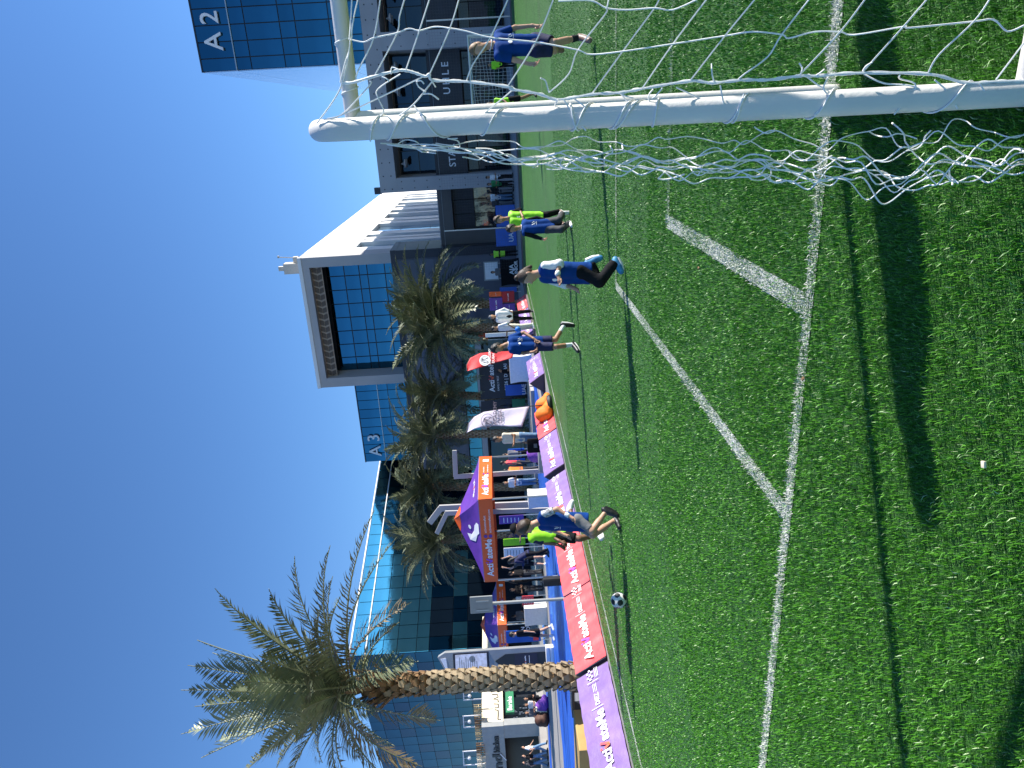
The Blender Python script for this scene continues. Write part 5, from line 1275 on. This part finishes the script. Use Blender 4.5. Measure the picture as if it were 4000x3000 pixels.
    for g in 'LR':
        kn, an, to = J['kn' + g], J['an' + g], J['to' + g]; fd = unit(to - an); dn = unit(an - kn)
        so_ = fit.get('sock')
        if so_: cl('sock', [fcone(an, lerp(an, kn, so_[1]), .043 * s, .055 * s), cone(an, an + fd * .02, .043 * s, .043 * s)], so_[0], .01)
        upf = unit(np.cross(np.cross(fd, dn), fd)); upf = upf if upf @ (kn - an) > 0 else -upf
        heel = an - fd * .035 * s - upf * .03 * s
        sh_ = cl('shoe', [cone(heel, to, .046 * s, .038 * s), cone(an, lerp(an, to, .45) - upf * .01, .047 * s, .042 * s), cone(lerp(heel, to, .6), to, .044 * s, .036 * s)], fit['shoe'], .02)
        if res < .016:
            so2 = MB(); nrm = -upf; cc = [heel + nrm * .036 * s, lerp(heel, to, .5) + nrm * .038 * s, to + nrm * .026 * s]
            so2.tube(cc, [.036 * s, .040 * s, .030 * s], 8); so2.build('sole', M[fit.get('sole', 'shoe_white')], sh_, True)
    # hair, face, extras
    hk, hm = fit['hair']
    sc = {'curly': 1.22, 'long': 1.13, 'mop': 1.16}.get(hk, 1.09)
    hp = [ell(hc - hf * .012 * hs + hup * .016 * hs, HA, np.array([.080, .098, .115]) * hs * sc)]
    cut = (hc + hf * .040 * hs + hup * .030 * hs, unit(hf * .85 - hup * .62))
    if hk == 'mop': cut = (hc + hf * .055 * hs - hup * .0 * hs, unit(hf * .7 - hup * .75))
    if hk == 'cap': cut = (hc + hup * .045 * hs, -hup)
    cl('cap' if hk == 'cap' else 'hair', hp, hm, .01, [cut], {'curly': .012, 'mop': .008}.get(hk, .004) * hs if res < .02 else 0, 60 if hk == 'curly' else 34)
    if hk == 'cap': cl('cap_peak', [ell(hc + hf * .12 * hs + hup * .055 * hs, HA, np.array([.062, .075, .010]) * hs)], hm, .01)
    if hk == 'bun': cl('hair_bun', [ell(hc - hf * .02 * hs + hup * .145 * hs, HA, np.array([.035, .035, .035]) * hs), cone(hc - hf * .06 * hs + hup * .1 * hs, hc - hf * .02 * hs + hup * .15 * hs, .02, .012), cone(hc - hf * .09 * hs, hc - hf * .12 * hs - hup * .08 * hs, .045 * hs, .03 * hs)], hm, .02, noise=.004)
    if hk == 'long': cl('hair_length', [cone(hc - hf * .07 * hs, hc - hf * .11 * hs - hup * .30 * hs, .07 * hs, .045 * hs)], hm, .02)
    if res < .016:
        for g in (-1, 1):
            cl('eye', [ell(hc + hl * g * .031 * hs + hf * .083 * hs + hup * .008 * hs, HA, np.array([.014, .010, .008]) * hs)], 'eye_dark', .005)
            cl('eyebrow', [cone(hc + hl * g * .016 * hs + hf * .089 * hs + hup * .028 * hs, hc + hl * g * .045 * hs + hf * .076 * hs + hup * .030 * hs, .005 * hs, .004 * hs)], hm if hk != 'cap' else 'hair_black', .005)
        cl('mouth', [ell(hc + hf * .086 * hs - hup * .066 * hs, HA, np.array([.021, .008, .007]) * hs)], 'lip', .005)
    for nm, pr_, mt_ in fit.get('extra', []): cl(nm, pr_(J), mt_, .01)
    return o
def px(d, Y): return {k: at(v[0], v[1], Y + (v[2] if len(v) > 2 else 0)) for k, v in d.items()}
wrist = lambda g, t=.1: (lambda J: [cone(lerp(J['wr' + g], J['el' + g], .03), lerp(J['wr' + g], J['el' + g], .16), .03, .031)])
BOYK = dict(head=(1868, 190), neck=(1912, 176), shR=(1947, 132, .06), elR=(2012, 108, .10), wrR=(2080, 100, .06), haR=(2108, 104, .03), shL=(1947, 220, -.05), elL=(2013, 235, -.02), wrL=(2072, 251, -.06), haL=(2098, 247, -.10),
            hipR=(2098, 155, .05), hipL=(2098, 197, -.03), knR=(2166, 168, -.06), anR=(2262, 146, .04), toR=(2303, 158, -.12), knL=(2166, 196, .02), anL=(2158, 192, .36), toL=(2195, 196, .44))
person('boy in blue jersey and dark shorts seen through the net', px(BOYK, 8.8), .82, (-.75, -.6, -.25), dict(skin='skin', hair=('short', 'hair_fair'), top=('short', 'bib_blue'), trim='print_white', bottom=('shorts', 'navy'), sock=('sock_black', .30), shoe='shoe_brown', mark=[(.055, .70, 'swirl', .028), (-.05, .70, 'disc', .028)]), .0115)
GIRL = dict(head=(2060, 1080), neck=(2098, 1070), shR=(2128, 1040, -.10), elR=(2186, 1030, -.16), wrR=(2178, 1072, -.2), haR=(2190, 1100, -.22), shL=(2126, 1086, .12), elL=(2206, 1112, .12), wrL=(2238, 1124, .06), haL=(2256, 1132, .04),
            hipR=(2272, 1058, -.06), hipL=(2272, 1076, .08), knR=(2342, 1100, -.10), anR=(2402, 1026, -.06), toR=(2426, 1060, -.08), knL=(2332, 1090, .10), anL=(2306, 1030, .12), toL=(2345, 1008, .12))
person('girl in blue bib and black trousers running, hair tied up', px(GIRL, 7.66), .78, (-.95, -.25, -.25), dict(skin='skin', hair=('bun', 'hair_brown'), top=('half', 'white_cloth'), bib='bib_blue', bottom=('pants', 'black_cloth'), leg=.08, shoe='shoe_blue', mark=[(.0, .72, 'disc', .03)], extra=[('wristband', wrist('R'), 'white_cloth')]), .0115)
RUN = dict(head=(1944, 1360), neck=(1980, 1346), shR=(1998, 1318, .05), elR=(2046, 1299, .06), wrR=(2084, 1322, -.08), haR=(2102, 1336, -.12), shL=(1996, 1370, -.06), elL=(2045, 1380, .0), wrL=(2086, 1374, -.16), haL=(2098, 1366, -.22),
           hipR=(2104, 1330, .04), hipL=(2104, 1354, -.05), knR=(2170, 1326, -.02), anR=(2202, 1272, .16), toR=(2240, 1272, .2), knL=(2174, 1354, -.14), anL=(2236, 1346, -.02), toL=(2258, 1372, -.18))
person('running boy in blue jersey with black curly hair and long white socks', px(RUN, 12.5), .80, (-.8, -.6, -.1), dict(skin='skin_tan', hair=('curly', 'hair_black'), top=('short', 'bib_blue'), trim='print_white', bottom=('shorts', 'navy'), sock=('sock_white', .62), shoe='shoe_black', mark=[(.045, .70, 'swirl', .03), (-.05, .70, 'disc', .022)]), .0125)
GRN = dict(head=(1952, 858), neck=(1988, 853), shR=(1998, 832, .06), elR=(2030, 820, .04), wrR=(2042, 846, -.12), haR=(2046, 864, -.16), shL=(1998, 880, .0), elL=(2042, 890, .08), wrL=(2078, 888, .0), haL=(2090, 886, -.03),
           hipR=(2096, 842, .03), hipL=(2096, 868, -.03), knR=(2140, 838, -.04), anR=(2184, 826, .14), toR=(2198, 834, .04), knL=(2142, 872, -.1), anL=(2196, 874, .0), toL=(2206, 888, -.14))
person('curly haired boy in lime bib behind the boy in blue bib', px(GRN, 13.6), .78, (-.55, -.8, -.1), dict(skin='skin_tan', hair=('curly', 'hair_brown'), top=('half', 'black_cloth'), bib='lime', hem=.14, bottom=('pants', 'black_cloth'), shoe='shoe_brown', mark=[(.0, .72, 'num', .05)]), .013)
BLU = dict(head=(2001, 893), neck=(2032, 890), shR=(2050, 864, .06), elR=(2096, 852, .10), wrR=(2132, 858, .06), haR=(2145, 858, .04), shL=(2050, 912, -.04), elL=(2094, 926, -.02), wrL=(2120, 934, -.08), haL=(2132, 934, -.12),
           hipR=(2142, 868, .04), hipL=(2142, 896, -.03), knR=(2184, 858, -.08), anR=(2196, 834, .20), toR=(2222, 830, .24), knL=(2192, 896, -.16), anL=(2222, 872, .02), toL=(2234, 882, -.12))
person('boy in loose blue bib and dark trousers running beside the lime bib boy', px(BLU, 12.6), .72, (-.75, -.65, -.25), dict(skin='skin_tan', hair=('curly', 'hair_black'), top=('long', 'black_cloth'), bib='bib_blue', hem=.12, trim='white_cloth', bottom=('pants', 'dark_grey_cloth'), leg=.085, shoe='shoe_white', mark=[(.02, .62, 'swirl', .035)]), .0125)
KICK = dict(head=(2056, 2058), neck=(2094, 2044), shR=(2122, 2010, -.08), elR=(2176, 1988, -.14), wrR=(2220, 2014, -.2), haR=(2242, 2028, -.23), shL=(2120, 2058, .14), elL=(2168, 2074, .22), wrL=(2206, 2090, .18), haL=(2222, 2096, .16),
            hipR=(2264, 2030, -.06), hipL=(2264, 2048, .08), knR=(2312, 2074, -.16), anR=(2366, 2000, -.04), toR=(2410, 2014, -.06), knL=(2316, 2090, .02), anL=(2404, 2030, .12), toL=(2421, 2060, .02))
person('boy in blue bib and grey shorts lunging after the football', px(KICK, 9.0), .80, (-.92, -.12, -.35), dict(skin='skin', hair=('mop', 'hair_brown'), top=('short', 'print_sleeve'), bib='bib_blue', bottom=('tight', 'grey_cloth'), shoe='shoe_black', sole='shoe_black', mark=[(.0, .62, 'swirl', .03)], extra=[('wristwatch', wrist('R'), 'white_cloth')]), .0115)
GK = dict(head=(2022, 2068), neck=(2056, 2078), shR=(2078, 2060, .10), elR=(2136, 2086, -.02), wrR=(2184, 2112, -.16), haR=(2206, 2124, -.2), shL=(2080, 2106, -.06), elL=(2132, 2120, -.06), wrL=(2178, 2128, -.12), haL=(2200, 2138, -.14),
          hipR=(2182, 2070, .06), hipL=(2182, 2096, -.05), knR=(2244, 2056, .02), anR=(2228, 1990, .26), toR=(2236, 1960, .3), knL=(2264, 2104, -.16), anL=(2336, 2086, -.04), toL=(2350, 2104, -.16))
person('player in lime bib and black cap running just behind the lunging boy', px(GK, 10.1), .80, (-.8, -.5, -.15), dict(skin='skin_brown', hair=('cap', 'black_cloth'), top=('short', 'navy'), bib='lime', bottom=('shorts', 'black_cloth'), shoe='shoe_white', mark=[(.03, .7, 'num', .06)]), .013)

def stand(p, h, yaw, arms='down', stride=.0, wide=.09, lean=0.0):
    p = np.array([p[0], p[1], p[2] if len(p) > 2 else 0.0]); s = h / 1.75
    f = np.array([math.cos(yaw), math.sin(yaw), 0]); r = np.array([f[1], -f[0], 0]); u = np.array([0, 0, 1.0])
    J = {}; o = f * lean * h
    J['head'] = p + u * .925 * h + f * .02 + o * 1.1; J['neck'] = p + u * .845 * h + o
    for g, k in (('R', 1), ('L', -1)):
        J['sh' + g] = p + u * .805 * h + r * k * .175 * s + o * .95; J['hip' + g] = p + u * .52 * h + r * k * .085 * s
        J['kn' + g] = p + u * .285 * h + r * k * wide * s + f * (.03 + k * stride * .5); J['an' + g] = p + u * .055 * h + r * k * (wide + .01) * s + f * k * stride - f * (.04 if k * stride < 0 else 0)
        J['to' + g] = J['an' + g] + f * .16 * s - u * .035 * h
        a = arms if isinstance(arms, str) else arms[0 if k > 0 else 1]
        S = J['sh' + g]
        if a == 'down': E_ = S - u * .165 * h + r * k * .03; W_ = E_ - u * .145 * h + f * .04
        elif a == 'fold': E_ = S - u * .17 * h + r * k * .04; W_ = E_ + f * .17 - r * k * .2 + u * .02
        elif a == 'up': E_ = S + u * .13 * h + r * k * .10; W_ = E_ + u * .15 * h - r * k * .06
        elif a == 'pocket': E_ = S - u * .16 * h + r * k * .10 - f * .03; W_ = E_ - u * .12 * h - r * k * .08 + f * .10
        elif a == 'hold': E_ = S - u * .165 * h + f * .03; W_ = E_ + f * .22 + u * .02 - r * k * .04
        elif a == 'swing': E_ = S - u * .15 * h + f * (-.10 * k) + r * k * .03; W_ = E_ - u * .10 * h + f * (.12 - .08 * k)
        J['el' + g] = E_; J['wr' + g] = W_; J['ha' + g] = W_ + unit(W_ - E_) * .085 * s
    return J
def sit(p, yaw, seat=.34, h=1.68):
    J = stand(p, h, yaw, 'hold'); p = np.array(p, float); f = np.array([math.cos(yaw), math.sin(yaw), 0]); dz = np.array([0, 0, seat - .52 * h])
    for k in list(J):
        if k[:2] in ('he', 'ne', 'sh', 'el', 'wr', 'ha', 'hi'): J[k] = J[k] + dz - f * .1
    for g in 'LR': J['kn' + g] = J['hip' + g] + f * .42 + np.array([0, 0, .08]); J['an' + g] = J['kn' + g] + f * .12 - np.array([0, 0, seat + .02]); J['to' + g] = J['an' + g] + f * .15 - np.array([0, 0, .04])
    return J
def spot(x, y): return gnd(x, y)
def col(x, y, Y): q = at(x, y, Y); return (q[0], q[1], 0)
CA = -math.pi / 2                                             # facing the camera
def who(label, J, h, yaw, fit, res=.021, group=None, pitch=-.1): return person(label, J, h / 1.75, (math.cos(yaw), math.sin(yaw), pitch), fit, res, group)
F0 = dict(skin='skin_tan', hair=('short', 'hair_black'), shoe='shoe_black')
p = spot(2098, 392); who('player in lime bib and black shorts near the far goal', stand(p, 1.38, CA - 1.0, 'swing', .16, lean=.05), 1.38, CA - 1.0, dict(F0, skin='skin_tan', hair=('short', 'hair_brown'), top=('short', 'lime'), bottom=('shorts', 'black_cloth')), .018)
p = spot(2013, 250); who('small goalkeeper in lime bib standing in the far goal', stand(p, 1.25, CA), 1.25, CA, dict(F0, top=('short', 'lime'), bottom=('pants', 'black_cloth')))
p = spot(2084, 1228); who('man in white shirt, black trousers and cap at the corner of the pitch', stand(p, 1.80, CA - .25, 'pocket', .0, .13), 1.80, CA - .25, dict(F0, skin='skin_tan', hair=('cap', 'grey_cloth'), girth=1.35, depth=1.25, top=('long', 'white_cloth'), bottom=('pants', 'black_cloth')), .018)
p = spot(2088, 1272); who('man in white shirt and cream trousers holding a blue ball', stand(p, 1.72, CA - 1.2, ('hold', 'pocket')), 1.72, CA - 1.2, dict(F0, hair=('short', 'hair_black'), top=('half', 'white_cloth'), hem=.14, bottom=('pants', 'cream_cloth'), leg=.085, shoe='shoe_white'), .018)
q = at(2023, 1287, 27.6); o = soft('sports_ball', [ell((0, 0, 0), np.eye(3), (.115, .115, .115))], MM('ball_blue', (.01, .16, .62), .5, .08, 6), None, .02, loc=q); tag(o, 'plain blue ball held by the man in cream trousers', 'ball')
p = col(2130, 1702, 21.2); who('man in cream t-shirt and jeans standing behind the far red banner', stand(p, 1.80, CA - .9, ('down', 'hold')), 1.80, CA - .9, dict(F0, skin='skin_tan', top=('short', 'cream_cloth'), bottom=('pants', 'denim'), girth=1.1), .016)
q = at(2062, 1742, 20.9); r = thing('shoulder_bag', 'black bag carried by the man in the cream t-shirt', 'bag', (q[0], 20.9, .35)); MB().bbox((0, 0, .22), (.42, .16, .44), .05).build('body', M['black_cloth'], r, True); MB().tube([(-.15, 0, .42), (-.1, 0, .62), (.1, 0, .62), (.15, 0, .42)], .012, 6).build('strap', M['black_cloth'], r, True); MB().cbox((0, -.085, .2), (.12, .01, .1)).build('patch', M['grey_cloth'], r)
G1 = 'spectators by the concrete pavilion'
for (x, y, lab, fit) in [(2006, 688, 'spectator in pale pink and blue top with black trousers by the pavilion column', dict(top=('short', 'white_cloth'), bottom=('pants', 'black_cloth'), hair=('cap', 'black_cloth'))), (2006, 714, 'long haired spectator in green top and dark trousers by the pavilion column', dict(top=('short', 'green_cloth'), bottom=('pants', 'black_cloth'), hair=('long', 'hair_brown'))),
                         (2008, 740, 'spectator in black top and grey trousers, third from the pavilion column', dict(top=('long', 'black_cloth'), bottom=('pants', 'grey_cloth'))), (2010, 768, 'spectator in white shirt and jeans beside the blue panel', dict(top=('short', 'white_cloth'), bottom=('pants', 'denim'))), (2010, 792, 'dark dressed spectator half behind the blue panel', dict(top=('long', 'dark_grey_cloth'), bottom=('pants', 'grey_cloth')))]:
    p = col(x, y, 43.0 if y < 760 else 44.2); yw = random.uniform(0, 6); who(lab, stand(p, random.uniform(1.62, 1.76), yw, random.choice(['down', 'fold', 'hold'])), 1.68, yw, dict(F0, **fit), .026, G1)
p = col(2020, 988, 43.5); who('steward in hi-vis vest by the slate corner', stand(p, 1.76, CA, 'fold', .0), 1.76, CA, dict(F0, skin='skin_brown', top=('long', 'black_cloth'), bib='hi_vis', bottom=('pants', 'black_cloth')), .024)
p = col(2018, 1058, 44.3); who('man in grey jacket standing behind the black cloth table', stand(p, 1.74, CA, 'hold'), 1.74, CA, dict(F0, top=('long', 'grey_cloth'), bottom=('pants', 'dark_grey_cloth')), .024)
p = spot(2166, 2466); who('teenager in black t-shirt and shorts with white trainers on the blue track', stand(p, 1.74, CA - .9, ('pocket', 'down'), .14), 1.74, CA - .9, dict(F0, skin='skin', hair=('mop', 'hair_black'), top=('short', 'black_cloth'), bottom=('shorts', 'black_cloth'), sock=('sock_white', .3), shoe='shoe_white'), .018)
p = spot(2134, 2188); who('person in grey t-shirt and black shorts with both arms raised', stand(p, 1.66, -CA, 'up', .05, .14), 1.66, -CA, dict(F0, skin='skin', hair=('short', 'hair_black'), top=('short', 'dark_grey_cloth'), bottom=('shorts', 'black_cloth'), shoe='shoe_white'), .02)
for (x, y, Y, lab, fit) in [(2105, 2232, 34, 'dark dressed visitor left of the person with raised arms', dict(top=('long', 'black_cloth'), bottom=('pants', 'dark_grey_cloth'))), (2105, 2262, 34.5, 'visitor in black behind the left tent leg', dict(top=('long', 'black_cloth'), bottom=('pants', 'black_cloth'), hair=('long', 'hair_black'))), (2108, 2298, 35, 'visitor in black between tent leg and grey pole', dict(top=('short', 'black_cloth'), bottom=('pants', 'dark_grey_cloth')))]:
    p = col(x, y, Y); yw = random.uniform(0, 6); who(lab, stand(p, 1.7, yw, 'fold'), 1.7, yw, dict(F0, **fit), .026, 'visitors beyond the tent')
for (x, y, Y, lab, top, bot) in [(2085, 1772, 32, 'visitor in grey under the right side of the large tent', 'grey_cloth', 'black_cloth'), (2085, 1800, 33, 'visitor in dark red under the large tent', 'red_banner', 'dark_grey_cloth'), (2085, 1880, 33.5, 'visitor in white under the large tent beside the light column', 'white_cloth', 'denim'), (2095, 2085, 30, 'visitor in navy behind the purple poster board', 'navy', 'black_cloth'),
                              (2060, 1445, 35.6, 'dark dressed helper behind the white cloth table at the backdrop', 'black_cloth', 'black_cloth'), (2062, 1240, 36, 'visitor in blue behind the man in the white shirt', 'denim', 'dark_grey_cloth'), (2110, 2335, 36, 'visitor in white beside the small distant tent', 'white_cloth', 'black_cloth'), (2100, 2400, 38, 'visitor in grey behind the white cloth table of the distant tent', 'grey_cloth', 'denim')]:
    p = col(x, y, Y); yw = random.uniform(0, 6); who(lab, stand(p, random.uniform(1.6, 1.76), yw, random.choice(['down', 'fold', 'hold'])), 1.68, yw, dict(F0, top=('short', top), bottom=('pants', bot)), .028, 'visitors among the stalls')
p = col(2080, 1832, 31); who('person in orange top seen under the large tent', stand(p, 1.62, 2.6, 'hold'), 1.62, 2.6, dict(F0, top=('short', 'orange_bag'), bottom=('pants', 'dark_grey_cloth')), .026)
p = col(2080, 2160, 27.5); who('dark dressed person with cap bending over beside the tent table', stand(p, 1.62, 2.9, 'hold', .1, lean=.16), 1.62, 2.9, dict(F0, skin='skin_brown', hair=('long', 'hair_black'), top=('long', 'navy'), bottom=('pants', 'black_cloth')), .022)
for (y, lab, top, bot, hd) in [(2726, 'seated person in black on the purple bean bag', 'black_cloth', 'black_cloth', .3), (2752, 'seated person in white top on the purple bean bag', 'white_cloth', 'cream_cloth', -.2), (2782, 'seated person in grey top beside the brown bean bag', 'grey_cloth', 'dark_grey_cloth', .1)]:
    p = col(2146, y, 39.2 if 'white' in lab else 39.6); who(lab, sit(p, CA + hd, .55), 1.68, CA + hd, dict(F0, top=('short', top), bottom=('pants', bot)), .026, 'people seated by the cafe')
for (x, y, lab, top, bot, yw) in [(2148, 2916, 'walker in white top and blue jeans before the cafe', 'white_cloth', 'denim', .4), (2148, 2950, 'walker in black t-shirt and jeans before the cafe, middle of three', 'black_cloth', 'denim', .2), (2150, 2976, 'walker in dark clothes at the left edge before the cafe', 'dark_grey_cloth', 'denim', .1)]:
    p = col(x, y, 43.5); who(lab, stand(p, 1.68, yw, 'swing', .2), 1.68, yw, dict(F0, skin='skin', top=('short', top), bottom=('pants', bot)), .026, 'walkers before the cafe')
# the player standing in the near goal, whose shadow crosses the turf
hgt = 1.50; Ls = hgt / math.tan(SUN_EL); who('player in dark kit standing inside the near goal', stand((-.56 + Ls * math.cos(SUN_AZ), 2.33 + Ls * math.sin(SUN_AZ), 0), hgt, 1.1, 'down', .0, .07), hgt, 1.1, dict(F0, top=('short', 'lime'), bottom=('shorts', 'black_cloth')), .02)
# ------------------------------------------------------------------ turf pile
def blade_material(name, cols, rough):
    mt = bpy.data.materials.new(name); mt.use_nodes = True; n = mt.node_tree.nodes; l = mt.node_tree.links
    b = n['Principled BSDF']; b.inputs['Roughness'].default_value = rough; b.inputs['Specular IOR Level'].default_value = .38
    at_ = n.new('ShaderNodeAttribute'); at_.attribute_name = 'shade'; r = n.new('ShaderNodeValToRGB'); e = r.color_ramp.elements
    e[0].position, e[0].color = 0.0, cols[0] + (1,); e[1].position, e[1].color = 1.0, cols[-1] + (1,)
    for i, c in enumerate(cols[1:-1]):
        x = e.new((i + 1) / (len(cols) - 1)); x.color = c + (1,)
    l.new(at_.outputs['Fac'], r.inputs[0]); l.new(r.outputs[0], b.inputs['Base Color'])
    return mt
M['blade_green'] = blade_material('blade_green', [(.021, .10, .006), (.050, .205, .012), (.094, .305, .024), (.155, .40, .055), (.46, .62, .32)], .42)  # last colour is a painted glint for a few blades
M['blade_white'] = blade_material('blade_white', [(.45, .47, .42), (.62, .63, .58), (.74, .75, .72)], .5)
def blades(name, P, hgt, wid, mt, rng):
    n = len(P); az = rng.uniform(0, 2 * np.pi, n); ln = rng.normal(.0, .42, n) ; d = np.stack([np.cos(az), np.sin(az), 0 * az], 1)
    lean = np.stack([np.cos(az) * np.abs(ln) + .16, np.sin(az) * np.abs(ln) - .12, np.zeros(n)], 1)
    w = np.stack([-np.sin(az + rng.uniform(-1, 1, n)), np.cos(az), 0 * az], 1) * wid[:, None] / 2
    h = hgt[:, None]; up = np.array([0, 0, 1.0])
    mid = P + (up + lean * .35) * h * .55; tip = P + (up * .92 + lean) * h
    V = np.stack([P - w, P + w, mid + w * .9, mid - w * .9, tip], 1).reshape(-1, 3)
    i = np.arange(n) * 5
    me = bpy.data.meshes.new(name); me.vertices.add(len(V)); me.vertices.foreach_set('co', V.astype(np.float32).ravel())
    loops = np.stack([i, i + 1, i + 2, i + 3, i + 3, i + 2, i + 4], 1).astype(np.int32)
    me.loops.add(loops.size); me.loops.foreach_set('vertex_index', loops.ravel())
    st = np.stack([np.arange(n) * 7, np.arange(n) * 7 + 4], 1).astype(np.int32); tt_ = np.tile([4, 3], n).astype(np.int32)
    me.polygons.add(2 * n); me.polygons.foreach_set('loop_start', st.ravel()); me.polygons.foreach_set('loop_total', tt_)
    a = me.attributes.new('shade', 'FLOAT', 'POINT'); sh = np.clip(rng.beta(1.7, 2.6, n) * .8, 0, .78); sh[rng.uniform(0, 1, n) < .018] = 1.0; a.data.foreach_set('value', np.repeat(sh, 5).astype(np.float32))  # a small random share gets the painted glint tone
    me.materials.append(mt); me.update(calc_edges=True)
    o = bpy.data.objects.new(name, me); link(o); return o
def scatter(r0, r1, dens, rng, t0=-.68, t1=.68):
    A_ = .5 * (r1 * r1 - r0 * r0) * (t1 - t0); n = int(A_ * dens)
    r = np.sqrt(rng.uniform(r0 * r0, r1 * r1, n)); th = rng.uniform(t0, t1, n); return np.stack([r * np.sin(th), r * np.cos(th), 0 * r], 1)
rng = np.random.default_rng(4); Ps, Hs, Ws = [], [], []
for r0, r1, dn, hg, wd in [(.4, 1.7, 7000, .026, .0032), (1.7, 2.8, 17000, .026, .0026), (2.8, 4.2, 11500, .026, .0032), (4.2, 6.5, 6800, .023, .0040), (6.5, 10, 3000, .018, .0052), (10, 16, 1100, .014, .007)]:
    p = np.concatenate([scatter(r0, r1, dn, rng), scatter(r0, r1, dn * .5, rng, -1.35, -.68), scatter(r0, r1, dn * .5, rng, .68, 1.35)]); a, e = p @ AX, p @ EX; ok = (a > A0 + .02) & (a < A1) & (e < E1) & (e > E0); p = p[ok]
    Ps.append(p); Hs.append(hg * rng.uniform(.6, 1.15, len(p))); Ws.append(wd * rng.uniform(.7, 1.3, len(p)))
P = np.concatenate(Ps); H = np.concatenate(Hs); Wd = np.concatenate(Ws)
a, e = P @ AX, P @ EX; white = np.zeros(len(P), bool); wear = .62 + .25 * np.sin(P[:, 0] * 2.1 + 1.0) * np.sin(P[:, 1] * 1.7)
for li, (nm, p, q, w) in enumerate(LINES):
    lo0, lo1 = min(p[0], q[0]) - w / 2, max(p[0], q[0]) + w / 2; l0, l1 = min(p[1], q[1]) - w / 2, max(p[1], q[1]) + w / 2
    j = rng.normal(0, .008, len(P)); white |= (a + j > lo0) & (a + j < lo1) & (e + j > l0) & (e + j < l1) & (rng.uniform(0, 1, len(P)) < (.32 if li in WORN else 1.0))
white &= rng.uniform(0, 1, len(P)) < wear
tag(blades('turf_pile', P[~white], H[~white], Wd[~white], M['blade_green'], rng), 'green artificial grass pile of the football pitch', 'turf', kind='stuff')
tag(blades('line_pile', P[white], H[white] * 1.02, Wd[white] * 1.15, M['blade_white'], rng), 'white pile of the painted pitch lines', 'turf', kind='stuff')
# odd crumbs lying on the turf
for k, (x, y, c, lab) in enumerate([(3880, 1812, 'cream', 'pale crumb on the turf right of the long shadows'), (2745, 1046, 'boot_new', 'small brown leaf on the turf before the goal area line'), (3160, 1478, 'boot_new', 'small brown leaf beside the goal line')]):
    p = gnd(x, y); o = MB().bbox((0, 0, 0), (.02, .014, .008), .002).build('litter', M[c], None, True, (p[0], p[1], .028), k); tag(o, lab, 'litter')
